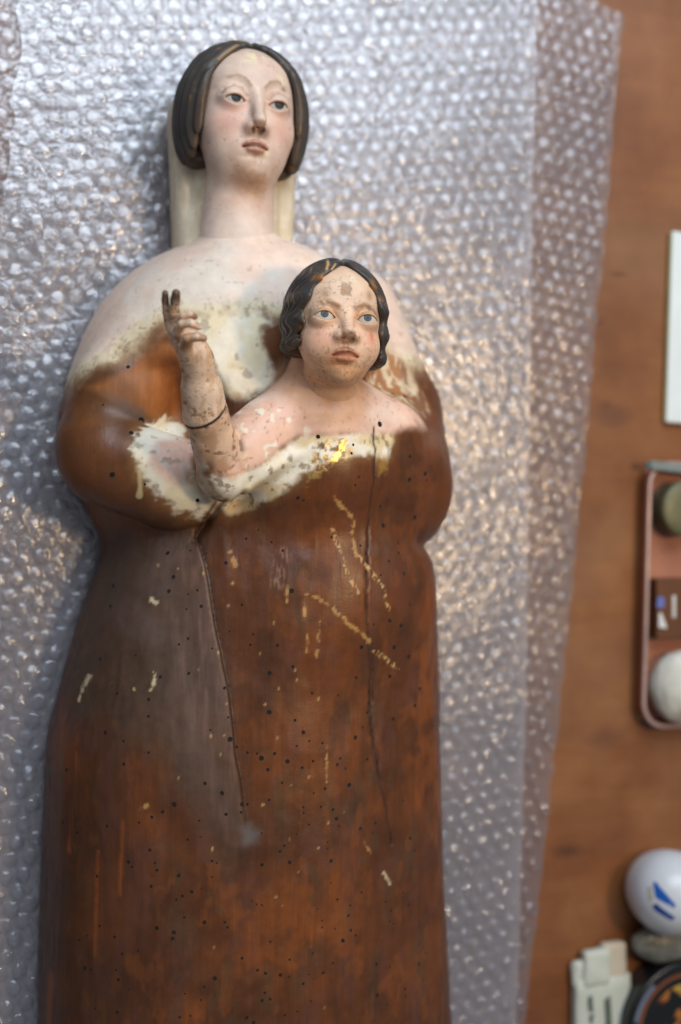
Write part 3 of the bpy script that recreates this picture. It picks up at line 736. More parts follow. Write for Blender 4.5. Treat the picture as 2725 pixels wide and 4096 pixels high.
def paint_body(v):
    p = Paint(v); x, y, z = p.x, p.y, p.z
    grain = p.n((2.2, 70, 3), 3, 1.0)
    blot = p.n(26, 3, 2.0)
    fine = p.n(3.0, 3, 4.0)
    mid = p.n(9, 4, 5.0)
    sp = p.n(1.6, 2, 6.0)
    wood = lin(110, 62, 32)[None] * (0.62 + 0.28 * (grain[:, None] - 0.5) + 0.75 * blot[:, None])
    p.lay(np.ones(len(v)), wood, 0.36, 0.0, 1.0)
    p.lay(smoothstep(0.52, 0.75, p.n(38, 3, 8.0)) * 0.6, lin(150, 82, 34) * (0.8 + 0.4 * grain)[:, None], None, None, None)
    p.lay(smoothstep(0.50, 0.66, p.n((10, 22, 10), 4, 50.0)) * 0.45, lin(116, 72, 60), None, None, None)
    p.lay(smoothstep(0.56, 0.70, p.n((8, 16, 8), 4, 51.0)) * 0.45, lin(98, 74, 50), None, None, None)
    p.lay(smoothstep(0.58, 0.70, p.n((6, 11, 6), 4, 52.0)) * 0.3, lin(164, 92, 38), None, None, None)
    p.lay(smoothstep(-25, 5, y) * smoothstep(-70, -95, x) * 0.5, lin(146, 92, 50) * (0.75 + 0.5 * blot)[:, None], None, None, None)
    p.lay(smoothstep(-30, 0, y) * smoothstep(-90, -60, x) * 0.4, lin(140, 76, 30) * (0.7 + 0.6 * blot)[:, None], None, None, None)
    p.lay(smoothstep(0.55, 0.72, p.n((12, 20, 12), 4, 9.0)) * 0.5, lin(78, 48, 31), None, None, None)
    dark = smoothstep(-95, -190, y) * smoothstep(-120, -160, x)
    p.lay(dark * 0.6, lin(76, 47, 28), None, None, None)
    # orange wear
    for k, s in (('orange1', 8), ('orange2', 14), ('orange3', 8), ('rightedge', 8)):
        m = soft(poly_sd(x, y, POLY[k]) + 16 * (mid - 0.5), s)
        p.lay(m * 0.5 * smoothstep(0.35, 0.65, mid), lin(168, 92, 36) * (0.7 + 0.6 * grain)[:, None], None, None, None)
    # dark tinted overskirt with dusty strip along the fold
    m = soft(poly_sd(x, y, POLY['purple']) + 26 * (blot - 0.5) + 10 * (mid - 0.5), 11)
    p.lay(m * 0.78, lin(88, 70, 56) * (0.75 + 0.6 * fine)[:, None], 0.55, None, 0.6)
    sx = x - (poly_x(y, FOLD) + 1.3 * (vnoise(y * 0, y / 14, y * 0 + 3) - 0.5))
    wd = interp(y, [-170, -156, -140, -110, -60, -12], [1, 4, 16, 27, 30, 26], 8)
    wedge = soft(sx, 0.5) * smoothstep(-wd - 5, -wd * 0.35, sx + 12 * (mid - 0.5)) * smoothstep(-160, -150, y) * smoothstep(-4, -14, y)
    p.lay(wedge * (0.28 + 0.5 * smoothstep(0.35, 0.65, p.n((3, 30, 4), 3, 12.0))), lin(132, 100, 86) * (0.5 + 0.9 * p.n((1.5, 24, 2), 3, 11.0))[:, None], 0.6, None, 0.7)
    p.lay(np.exp(-((sx - 0.9) / 0.8) ** 2) * 0.75 * smoothstep(-158, -140, y) * smoothstep(-4, -14, y), lin(48, 28, 18))  # shade beside the raised fold edge, painted as a dark line
    p.lay(soft(poly_sd(x, y, POLY['greypatch']) + 3 * (fine - 0.5), 2.5) * 0.75, lin(124, 112, 110), 0.6)
    for bx, by, br in ((-118, -32, 7), (-129, -50, 8), (-120, -56, 6), (-112, -18, 6)):
        p.lay(soft(np.hypot(x - bx, (y - by) * 0.8) - br + 4 * (fine - 0.5), 2.5) * 0.3, lin(126, 104, 100), None, None, 0.4)
    p.col *= np.array([0.61, 0.62, 0.60], np.float32)[None]        # two centuries of wax and smoke
    # chisel-clean hollow under the arm
    m = soft(poly_sd(x, y, POLY['recess']) + 4 * (mid - 0.5), 3)
    p.lay(m * 0.85, lin(160, 98, 50) * (0.7 + 0.6 * grain)[:, None], 0.5, None, 1.0)
    p.lay(soft(poly_sd(x, y, POLY['sleeve_grey']) + 3 * (mid - 0.5), 3) * 0.6, lin(120, 100, 86), 0.5)

    # ---- the woman's flesh: plan polygon above the lost-paint edge
    up = [(-220, 40)] + POLY['flesh_edge'] + [(-44, 84), (-6, 84), (10, 78), (70, 70), (70, 400), (-220, 400)]
    sdf = poly_sd(x, y, up) + 9 * (mid - 0.5) + 5 * (fine - 0.5)
    p.lay(soft(sdf - 3, 6) * 0.75, lin(190, 160, 122), 0.5)
    p.lay(soft(sdf, 3.5) * smoothstep(0.25, 0.5, fine + 0.12), GESSO * 0.92, 0.55)
    skin = lin(229, 204, 185)[None] * (0.93 + 0.14 * blot[:, None])
    skin = mix(skin, lin(228, 217, 202), smoothstep(0.4, 0.7, p.n(22, 3, 14.0)))
    skin = mix(skin, lin(228, 198, 178), smoothstep(0.5, 0.75, p.n(34, 2, 15.0)) * 0.6)
    p.lay(soft(sdf + 5, 4), skin, 0.45)
    edge = np.exp(-(sdf / 7) ** 2)
    p.lay(edge * smoothstep(0.56, 0.70, p.n(5, 4, 16.0)) * 0.4, lin(140, 112, 80))
    p.lay(edge * smoothstep(0.64, 0.76, sp) * 0.5, lin(98, 76, 52))
    p.lay(soft(sdf, 4) * smoothstep(0.72, 0.82, p.n(2.2, 2, 17.0)) * 0.35, lin(150, 128, 106))
    # chest gesso and bare wedge
    hers = smoothstep(85, 80, z)
    m = soft(poly_sd(x, y, POLY['chest_gesso']) + 8 * (mid - 0.5) + 5 * (fine - 0.5), 3) * hers
    p.lay(m, mix(np.tile(GESSO, (len(v), 1)), GESSO2, smoothstep(0.4, 0.6, mid)), 0.55)
    p.lay(m * smoothstep(0.58, 0.70, p.n(13, 4, 21.0)) * 0.6, lin(168, 128, 66))
    p.lay(m * smoothstep(0.64, 0.76, p.n(5, 3, 22.0)) * 0.5, lin(112, 90, 64))
    p.lay(soft(poly_sd(x, y, POLY['chest_wood']) + 4 * (fine - 0.5), 2.0) * hers, lin(110, 66, 34) * (0.7 + 0.7 * grain)[:, None], 0.5, None, 1.0)
    # far shoulder: flaking
    m = soft(poly_sd(x, y, POLY['far_chip']) + 6 * (mid - 0.5), 3) * smoothstep(84, 78, z)
    p.lay(m * 0.9, lin(170, 116, 70), 0.5, None, 0.6)
    p.lay(m * smoothstep(0.50, 0.60, p.n((2.5, 7, 3), 3, 23.0)) * 0.65, GESSO, 0.5)
    far = smoothstep(8, 14, x) * smoothstep(86, 72, y) * smoothstep(20, 40, y)
    p.lay(far * smoothstep(0.4, 0.6, mid) * 0.7, lin(120, 84, 62))

    # ---- sleeve gesso
    m = soft(poly_sd(x, y, POLY['sleeve_gesso']) + 8 * (mid - 0.5) + 6 * (fine - 0.5) + 3 * (p.n((7, 1.6, 3), 2, 53.0) - 0.5), 2.0)
    p.lay(soft(poly_sd(x, y, POLY['sleeve_gesso']) - 3 + 7 * (mid - 0.5), 3.5) * 0.6, lin(150, 110, 66))
    p.lay(m, mix(np.tile(GESSO * 0.93, (len(v), 1)), GESSO2, smoothstep(0.42, 0.6, p.n(12, 3, 25.0))), 0.5)
    p.lay(m * smoothstep(-2, 14, y) * smoothstep(24, 30, y), GESSO2)
    mp = soft(poly_sd(x, y, POLY['sleeve_pink']) + 5 * (mid - 0.5), 2.5)
    p.lay(mp * 0.9, lin(214, 172, 152) * (0.85 + 0.3 * fine)[:, None], 0.4)
    p.lay(mp * smoothstep(0.55, 0.65, p.n((2, 12, 2), 3, 26.0)) * 0.6, lin(204, 200, 192))
    p.lay(m * smoothstep(0.62, 0.72, p.n(4, 3, 27.0)) * 0.55, lin(122, 96, 64))
    d = seg_dist(x, y, POLY['drip'])
    p.lay(soft(d - 0.9 - 0.8 * smoothstep(3.5, 0, np.hypot(x - POLY['drip'][-1][0], y - POLY['drip'][-1][1])), 0.6) * 0.8, lin(208, 186, 136), 0.35)

    # ---- the child's flesh and the lost gilding of its dress
    cz = smoothstep(60, 74, z) * (1 - smoothstep(-14, -4, x) * smoothstep(84, 76, z))
    m = soft(poly_sd(x, y, POLY['band_gesso']) + 4 * (mid - 0.5) + 4 * (fine - 0.5), 1.8) * cz
    p.lay(soft(poly_sd(x, y, POLY['band_gesso']) - 3 + 5 * (mid - 0.5), 3.5) * cz * 0.7, lin(128, 88, 48))
    p.lay(m, mix(np.tile(lin(222, 200, 156), (len(v), 1)), GESSO2, smoothstep(0.42, 0.62, mid)), 0.45)
    p.lay(m * smoothstep(0.58, 0.70, p.n(3.0, 3, 28.0)) * 0.7, lin(120, 96, 60))
    g = soft(poly_sd(x, y, POLY['gold']) + 5 * (fine - 0.5), 2) * cz
    p.lay(g * smoothstep(0.47, 0.56, p.n(1.8, 3, 29.0)), lin(214, 178, 110), 0.3, 0.7)
    p.lay(g * smoothstep(0.55, 0.66, p.n(2.4, 3, 30.0)) * 0.8, lin(96, 60, 26), 0.5, 0.0)
    p.lay(soft(poly_sd(x, y, POLY['gold2']) + 5 * (fine - 0.5) + 3 * (sp - 0.5), 2.0) * 0.8, lin(176, 134, 66), 0.4, 0.3)
    f = poly_sd(x, y, POLY['child_flesh']) + 4 * (mid - 0.5)
    fl = soft(f + 2, 2.2) * cz
    fl = np.maximum(fl, smoothstep(80, 86, z) * smoothstep(38, 46, y + 4 * (mid - 0.5)) * smoothstep(-92, -84, x))
    skin = lin(228, 186, 162)[None] * (0.92 + 0.16 * mid[:, None])
    skin = mix(skin, lin(232, 208, 190), smoothstep(0.45, 0.7, blot))
    p.lay(fl, skin, 0.4)
    p.lay(fl * smoothstep(0.66, 0.72, p.n(4.2, 2, 33.0)) * smoothstep(-46, -62, x) * smoothstep(60, 50, y), GESSO2, 0.6)
    arm = fl * smoothstep(-80, -92, x)
    p.lay(arm * smoothstep(0.34, 0.52, p.n(7, 4, 34.0)) * 0.8, lin(184, 136, 90), 0.4)
    p.lay(arm * smoothstep(0.60, 0.70, p.n(2.6, 3, 35.0)) * 0.7, lin(98, 68, 38))
    p.lay(arm * smoothstep(0.62, 0.68, p.n((3, 3, 3), 2, 36.0)) * 0.6, GESSO)
    p.lay(fl * smoothstep(0.70, 0.80, sp) * 0.5, lin(110, 84, 64))

    ac = smoothstep(3.0, 0.5, arm_chain(x, y, z)) * smoothstep(84, 90, z) * smoothstep(24, 36, y + 0.5 * (z - 95))
    p.lay(ac, lin(220, 184, 154) * (0.9 + 0.2 * mid)[:, None], 0.38)
    p.lay(ac * smoothstep(0.48, 0.64, p.n(6, 4, 37.0)) * 0.6, lin(180, 134, 88))
    p.lay(ac * smoothstep(0.58, 0.68, p.n(2.6, 3, 38.0)) * 0.7, lin(92, 64, 36))
    p.lay(ac * np.exp(-((joint(x, y, z) + 0.3) / 0.7) ** 2) * 0.9, lin(48, 36, 26))
    nk = smoothstep(27, 15, np.hypot(x + 42, (y - 58) * 1.1)) * cz
    p.lay(nk * 0.7, lin(206, 160, 122))
    # ---- shoulders of cracks, dark brown along carved lines
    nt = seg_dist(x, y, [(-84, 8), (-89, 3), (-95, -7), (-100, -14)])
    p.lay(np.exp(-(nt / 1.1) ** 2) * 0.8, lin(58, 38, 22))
    cr = crack_dist(x, y)
    w = 0.48 + 0.25 * (fine - 0.5)
    p.lay(np.exp(-(cr / w) ** 2) * (0.55 + 0.6 * vnoise(y * 0, y / 9, y * 0 + 7)) * cz, lin(30, 17, 10), 0.8)
    p.lay(np.exp(-(cr / 1.6) ** 2) * 0.2 * cz, lin(58, 32, 18))
    # ---- brush marks, scrapes and chips
    for pts, hw, kind in MARK:
        d = seg_dist(x, y, pts)
        rag = sp if kind != 1 else p.n(1.1, 2, 40.0)
        if kind == 0:
            p.lay(soft(d - hw * 0.62 - 2.8 * (rag - 0.5) - 1.2 * (fine - 0.5), 0.5) * smoothstep(60, 70, z), lin(172, 130, 74), 0.35)
        elif kind == 1:
            p.lay(soft(d - hw - 0.4, 0.6) * smoothstep(0.46, 0.6, rag), lin(196, 158, 104), 0.4)
        elif kind == 2:
            p.lay(soft(d - hw - 1.8 * (rag - 0.5), 0.5) * 0.9, lin(206, 186, 148), 0.5)
        elif kind == 3:
            p.lay(soft(d - hw - 1.0 * (rag - 0.5), 0.8) * 0.45 * smoothstep(0.3, 0.5, grain), lin(164, 84, 32), 0.45)
        elif kind == 4:
            p.lay(soft(d - hw - 2.4, 2.0) * smoothstep(0.45, 0.6, p.n((0.9, 18, 0.9), 2, 41.0)) * 0.6, lin(150, 112, 88))
        else:
            p.lay(np.exp(-(d / 0.9) ** 2) * 0.9, lin(70, 46, 26))
    for cx, cy, r in CHIPS:
        near = (np.abs(x - cx) < 4) & (np.abs(y - cy) < 4)
        if near.any():
            d = np.hypot((x - cx) * 1.2, (y - cy) * 0.8) - r * 0.62
            p.lay(np.where(near, soft(d - 1.2 * (sp - 0.5), 0.5), 0) * 0.8, lin(196, 162, 108), 0.4)
    return p


def paint_head(v, O, pitch, roll, kind, yaw=0.0):
    p = Paint(v)
    hx, hy, hz = rot_head(p.x, p.y, p.z, O, pitch, roll, yaw)
    ax = np.abs(hx)
    n1, n2, n3, sp = p.n(9, 3, 1.5), p.n(3, 3, 2.5), p.n(18, 3, 3.5), p.n(1.2, 2, 4.5)
    one = np.ones(len(v))

    def blob(cx, cy, rx, ry):
        return np.exp(-((hx - cx) / rx) ** 2 - ((hy - cy) / ry) ** 2) * smoothstep(-2, 8, hz)

    if kind == 'mother':
        base = lin(217, 193, 175)[None] * (0.94 + 0.12 * n1[:, None])
        p.lay(one, base, 0.42)
        p.lay(smoothstep(0.45, 0.7, n3) * 0.5, lin(204, 176, 160))
        p.lay((blob(-13, -13, 8, 8) + blob(13, -13, 7, 8)) * 0.55, lin(214, 152, 132))
        p.lay(smoothstep(-26, -36, hy) * smoothstep(-60, -40, hy) * smoothstep(17, 4, ax) * 0.55 * smoothstep(0.3, 0.55, n1), lin(190, 140, 100))
        p.lay(smoothstep(-38, -50, hy) * smoothstep(-62, -52, hy) * smoothstep(14, 3, ax) * 0.4, lin(208, 166, 140))
        p.lay(smoothstep(-46, -60, hy) * 0.9, lin(228, 207, 190) * (0.95 + 0.1 * n1)[:, None])
        # brows, lid lines, lips
        p.lay(np.exp(-(seg_dist(ax, hy, [(3.6, 4.6), (6.2, 8.2), (10, 9.6), (14.5, 8.4)]) / 0.8) ** 2) * smoothstep(8, 12, hz) * 0.5, lin(146, 112, 80))
        for ex, ey, ez, r in M_EYE:
            sg = 1 if ex > 0 else -1
            al = almond(hx, hy, ex, ey - 0.9, 5.0, 1.5, 2.3, 0.03 * sg)
            upper = smoothstep(-1.0, 0.6, hy - ey)
            p.lay(np.exp(-(al / 0.75) ** 2) * smoothstep(10, 14, hz) * (0.25 + 0.65 * upper), lin(126, 88, 56))
            p.lay(np.exp(-((al - 1.6) / 1.1) ** 2) * (1 - upper) * smoothstep(10, 14, hz) * 0.4, lin(202, 150, 128))
            p.lay(np.exp(-(seg_dist((hx - ex) * sg, hy - ey, [(-5.2, 1.4), (-3, 5.0), (1, 6.2), (4.6, 4.6), (5.8, 2.4)]) / 0.8) ** 2) * smoothstep(10, 14, hz) * 0.45, lin(156, 116, 84))
            p.lay(soft(np.hypot(hx - ex + sg * 5.0, hy - ey + 0.9) - 1.0, 0.7) * 0.6 * smoothstep(10, 14, hz), lin(196, 120, 96))
        lip = np.minimum(seg_dist(ax, hy, [(0, -22.7), (3.4, -23.3), (5.8, -24.6)]) - 1.25, seg_dist(ax, hy, [(0, -26.5), (2.6, -26.1), (5.0, -25.2)]) - 1.6)
        p.lay(soft(lip, 0.7) * smoothstep(12, 16, hz) * 0.8, lin(182, 126, 102) * (0.85 + 0.3 * n2)[:, None])
        p.lay(np.exp(-(seg_dist(ax, hy, [(0, -24.5), (3.0, -24.7), (6.2, -25.1)]) / 0.65) ** 2) * smoothstep(12, 16, hz) * 0.9, lin(88, 44, 34))
        p.lay(smoothstep(-14.6, -16.4, hy) * smoothstep(-21, -19.4, hy) * smoothstep(5.4, 4.0, ax) * smoothstep(22.0, 23.6, hz) * 0.4, lin(164, 116, 84))  # grime and shade under the nose, both painted in brown
        p.lay(soft(np.hypot((ax - 2.1) / 1.1, (hy + 18.0) / 1.2) - 1.0, 0.5) * smoothstep(20, 23, hz) * 0.85, lin(70, 40, 28))
        # flaked gesso and scuffs
        chip = smoothstep(0.50, 0.60, n2 * 0.6 + n1 * 0.5)
        p.lay((blob(-3, 20, 4, 4) + blob(2, 23, 4, 2.5) + 0.9 * blob(13, 11, 2.2, 3)) * chip, lin(226, 213, 176), 0.55)
        p.lay(soft(seg_dist(hx, hy, [(-0.3, 4.0), (0.2, -4.0)]) - 0.7 - 0.8 * (n2 - 0.5), 0.5) * 0.55 * smoothstep(18, 21, hz), lin(228, 212, 184))
        p.lay((blob(6, -27, 1.6, 1.6)) * 0.9, lin(232, 214, 172))
        p.lay(soft(seg_dist(hx, hy, [(1.6, -9), (2.2, -13)]) - 0.35, 0.4) * 0.7 * smoothstep(18, 22, hz), lin(150, 128, 100))
        p.lay((0.7 * blob(0, -31, 4, 3)) * smoothstep(0.42, 0.6, n2), lin(158, 110, 72))
        p.lay(smoothstep(0.70, 0.82, sp) * 0.45 * smoothstep(0.4, 0.6, n1), lin(132, 112, 96))
        p.lay((blob(14, 7, 1.6, 1.0)) * 0.7, lin(104, 86, 60))
        p.lay(smoothstep(0.58, 0.75, n1) * smoothstep(-20, -34, hy) * 0.4, lin(170, 128, 92))
    else:
        base = lin(224, 189, 160)[None] * (0.92 + 0.16 * n1[:, None])
        p.lay(one, base, 0.44)
        p.lay(blob(0, 16, 13, 8) * 0.6, lin(220, 196, 168))
        p.lay((blob(-11, -9, 7, 6) + blob(12, -8, 5, 6)) * 0.55, lin(214, 146, 118))
        p.lay(blob(12.5, -6, 1.6, 2.6) * smoothstep(0.4, 0.6, n2) * 0.7, lin(190, 96, 68))
        # old varnish pooled round mouth, chin and brows
        p.lay((0.75 * blob(0, -24, 9, 4.5) + 0.5 * blob(-5, -19, 9, 5) + 0.45 * blob(0, -17, 9, 5)) * smoothstep(0.32, 0.58, n1), lin(150, 98, 50))
        p.lay(smoothstep(-14, -24, hy) * 0.55, lin(196, 148, 106))
        p.lay(np.exp(-(seg_dist(ax, hy, [(4.0, 5.6), (8, 7.6), (12, 7.2), (15, 4.6)]) / 1.5) ** 2) * smoothstep(6, 11, hz) * 0.75 * smoothstep(0.22, 0.45, n2), lin(134, 92, 54))
        p.lay(blob(11, 6.5, 2.6, 1.4) * 0.7 * smoothstep(0.35, 0.55, sp), lin(78, 52, 34))
        p.lay(blob(5, 1.6, 2.2, 3.6) * 0.55 + blob(-5, 1.6, 2.2, 3.6) * 0.55, lin(168, 112, 62))
        for ex, ey, ez, r in C_EYE:
            sg = 1 if ex > 0 else -1
            al = almond(hx, hy, ex, ey - 0.2, 4.8, 2.2, 1.8, 0.03 * sg)
            upper = smoothstep(-1.0, 0.6, hy - ey)
            p.lay(np.exp(-(al / 0.7) ** 2) * smoothstep(8, 12, hz) * (0.3 + 0.6 * upper), lin(118, 80, 44))
            p.lay(np.exp(-((al - 1.4) / 1.0) ** 2) * smoothstep(8, 12, hz) * (0.15 + 0.55 * upper), lin(190, 136, 88))
        lip = np.minimum(seg_dist(ax, hy, [(0, -13.9), (3.4, -14.5), (5.6, -15.9)]) - 1.2, seg_dist(ax, hy, [(0, -18.1), (2.8, -17.6), (5.0, -16.6)]) - 1.5)
        p.lay(soft(lip, 0.7) * smoothstep(10, 14, hz) * 0.7, lin(196, 134, 104) * (0.8 + 0.4 * n2)[:, None])
        p.lay(np.exp(-(seg_dist(ax, hy, [(0, -16.0), (3.0, -16.1), (5.8, -16.4)]) / 0.8) ** 2) * smoothstep(10, 14, hz) * 0.8, lin(146, 74, 54))
        p.lay(blob(0, -13.4, 3.5, 0.9) * 0.6, lin(96, 60, 34))
        p.lay(soft(np.hypot((ax - 2.1) / 1.1, (hy + 9.8) / 1.0) - 1.0, 0.5) * smoothstep(18, 20, hz) * 0.65, lin(96, 60, 38))
        p.lay(smoothstep(-7.2, -9.0, hy) * smoothstep(-12.0, -11.0, hy) * smoothstep(5.4, 4.0, ax) * smoothstep(18.5, 20, hz) * 0.3, lin(160, 112, 70))  # underside of the nose: grime with painted-in shade
        # losses
        rect = np.maximum(np.abs(hx + 1.0 - 0.08 * (hy - 14)) - 1.9, np.abs(hy - 14.5) - 3.0) + 1.2 * (n2 - 0.5)
        p.lay(soft(rect, 0.4) * smoothstep(6, 10, hz) * 0.9, lin(168, 126, 84))
        p.lay(np.exp(-(rect / 0.5) ** 2) * smoothstep(6, 10, hz) * 0.6, lin(130, 118, 98))
        p.lay((blob(-10, 11.5, 1.6, 2.2) + blob(11, 13, 1.6, 3.0)) * 0.6, lin(146, 108, 70))
        p.lay((0.4 * blob(-5, -7, 1.3, 2.8) + blob(1, 19, 4, 2.6) + 0.8 * blob(2, -11.5, 3, 1)) * smoothstep(0.40, 0.55, n2), lin(226, 208, 178), 0.5)
        p.lay(smoothstep(0.68, 0.76, p.n(1.0, 2, 9.5)) * smoothstep(0.38, 0.56, n1 + 0.10 * blob(0, -12, 14, 10)) * 0.5, lin(96, 68, 44))
        p.lay(smoothstep(0.62, 0.70, p.n(2.2, 3, 7.5)) * blob(0, -14, 14, 9) * 0.6, lin(118, 80, 48))
        web = np.abs(p.n(4.0, 2, 8.5) - 0.5)
        p.lay(smoothstep(0.02, 0.005, web) * 0.35 * smoothstep(0.4, 0.55, n1), lin(112, 82, 56))
    return p


def paint_hair(v, O, pitch, roll, kind, yaw=0.0):
    p = Paint(v)
    hx, hy, hz = rot_head(p.x, p.y, p.z, O, pitch, roll, yaw)
    ax = np.abs(hx)
    n1, n2, sp = p.n(8, 3, 1.2), p.n(2.5, 3, 2.2), p.n(1.2, 2, 3.2)
    p.lay(np.ones(len(v)), lin(64, 62, 60) * (0.6 + 0.7 * n1)[:, None], 0.36)
    lo = smoothstep(22, -10, hy) * smoothstep(31, 22, ax) + 0.4 * smoothstep(0.5, 0.7, n1)
    if kind == 'child':
        lo = smoothstep(12, -4, hy) * smoothstep(23, 17, ax) + 0.3 * smoothstep(0.5, 0.7, n1)
    p.lay(np.clip(lo, 0, 1) * 0.75, lin(84, 65, 47) * (0.6 + 0.8 * n2)[:, None])
    p.lay(smoothstep(0.62, 0.74, n2) * smoothstep(0.5, 0.65, n1) * (0.7 if kind == 'child' else 0.45), lin(150, 112, 62))
    if kind == 'child':
        p.lay(soft(seg_dist(hx, hy, [(-9, 24), (-7, 30)]) - 0.5, 0.4) * 0.9 + soft(seg_dist(hx, hy, [(-6.5, 24), (-4.5, 27.5)]) - 0.4, 0.4) * 0.8, lin(206, 174, 118))
        p.lay(np.exp(-((hx + 10) / 3.5) ** 2 - ((hy - 19.5) / 1.6) ** 2) * smoothstep(4, 8, hz) * 0.9, lin(176, 116, 54))
        p.lay(np.exp(-((hx - 13) / 1.4) ** 2 - ((hy - 18) / 4) ** 2) * smoothstep(4, 8, hz) * 0.7, lin(160, 116, 66))
    else:
        e = np.exp(-(seg_dist(hx, hy, [(-9, 27.5), (-15, 21.5), (-18, 18.5)]) / 0.9) ** 2)
        p.lay(e * smoothstep(0, 6, hz) * 0.8, lin(152, 122, 84))
        top = smoothstep(30, 36, hy) * smoothstep(0.45, 0.6, n2)
        p.lay(top * 0.7, lin(196, 180, 120))
    return p


def paint_veil(v):
    p = Paint(v)
    n1, n2 = p.n(12, 4, 1.1), p.n((3, 12, 3), 3, 2.1)
    p.lay(np.ones(len(v)), lin(221, 208, 182) * (0.87 + 0.26 * n1)[:, None], 0.55)
    p.lay(smoothstep(0.5, 0.7, n2) * 0.4, lin(190, 170, 132))
    p.lay(smoothstep(0.52, 0.66, n1) * 0.4, lin(176, 164, 130))
    return p


def paint_forearm(v):
    p = Paint(v); x, y, z = p.x, p.y, p.z
    n1, n2, n3, sp = p.n(8, 4, 1.3), p.n(2.6, 3, 2.3), p.n((4, 9, 6), 3, 3.3), p.n(1.1, 2, 4.3)
    p.lay(np.ones(len(v)), lin(226, 198, 172) * (0.92 + 0.16 * n1)[:, None], 0.34)
    p.lay(smoothstep(0.46, 0.66, n1) * 0.55, lin(204, 158, 112))
    p.lay(smoothstep(0.56, 0.72, n3) * 0.4, lin(172, 126, 80))
    p.lay(smoothstep(0.58, 0.68, n2) * smoothstep(0.4, 0.6, n1) * 0.65, lin(104, 74, 40))
    p.lay(smoothstep(0.62, 0.7, p.n(2.0, 2, 6.3)) * 0.4, lin(214, 186, 146))
    # fingers and thumb worn to the brown ground
    th = np.minimum(seg_dist(x, z, [(-120.4, 142), (-121, 149), (-115, 151)]), 9)
    p.lay(smoothstep(3.2, 1.6, th) * smoothstep(76, 74.0, y) * smoothstep(66, 69, y) * 0.75, lin(136, 90, 46))
    p.lay(smoothstep(83.5, 88, y) * 0.9, lin(74, 50, 32) * (0.6 + 0.8 * n2)[:, None], 0.25)
    p.lay(smoothstep(-119, -117, x) * smoothstep(76, 78, y) * 0.7, lin(112, 76, 44), 0.28)
    p.lay(smoothstep(0.62, 0.75, sp) * smoothstep(80, 86, y) * 0.7, lin(46, 32, 24))
    web = np.abs(p.n(3.0, 2, 8.3) - 0.5)
    p.lay(smoothstep(0.022, 0.006, web) * 0.45, lin(84, 60, 36))
    p.lay(np.exp(-((joint(x, y, z) - 0.3) / 0.5) ** 2) * 0.9, lin(48, 36, 26))
    return p


# ------------------------------------------------------------------ node helpers
def new_mat(name):
    m = bpy.data.materials.new(name)
    m.use_nodes = True
    nt = m.node_tree
    return m, nt, nt.nodes, nt.links, nt.nodes["Principled BSDF"]


def nnode(nodes, kind, **kw):
    n = nodes.new(kind)
    for k, v in kw.items():
        setattr(n, k, v)
    return n


def noise(nodes, links, scale, detail=4, rough=0.55, vec=None):
    n = nodes.new('ShaderNodeTexNoise')
    n.inputs['Scale'].default_value = scale
    n.inputs['Detail'].default_value = detail
    n.inputs['Roughness'].default_value = rough
    if vec is not None:
        links.new(vec, n.inputs['Vector'])
    return n


def ramp(nodes, links, src, stops):
    r = nodes.new('ShaderNodeValToRGB')
    el = r.color_ramp.elements
    while len(el) < len(stops):
        el.new(0.5)
    for e, (p, c) in zip(el, stops):
        e.position = p
        e.color = (*c, 1) if len(c) == 3 else c
    links.new(src, r.inputs[0])
    return r


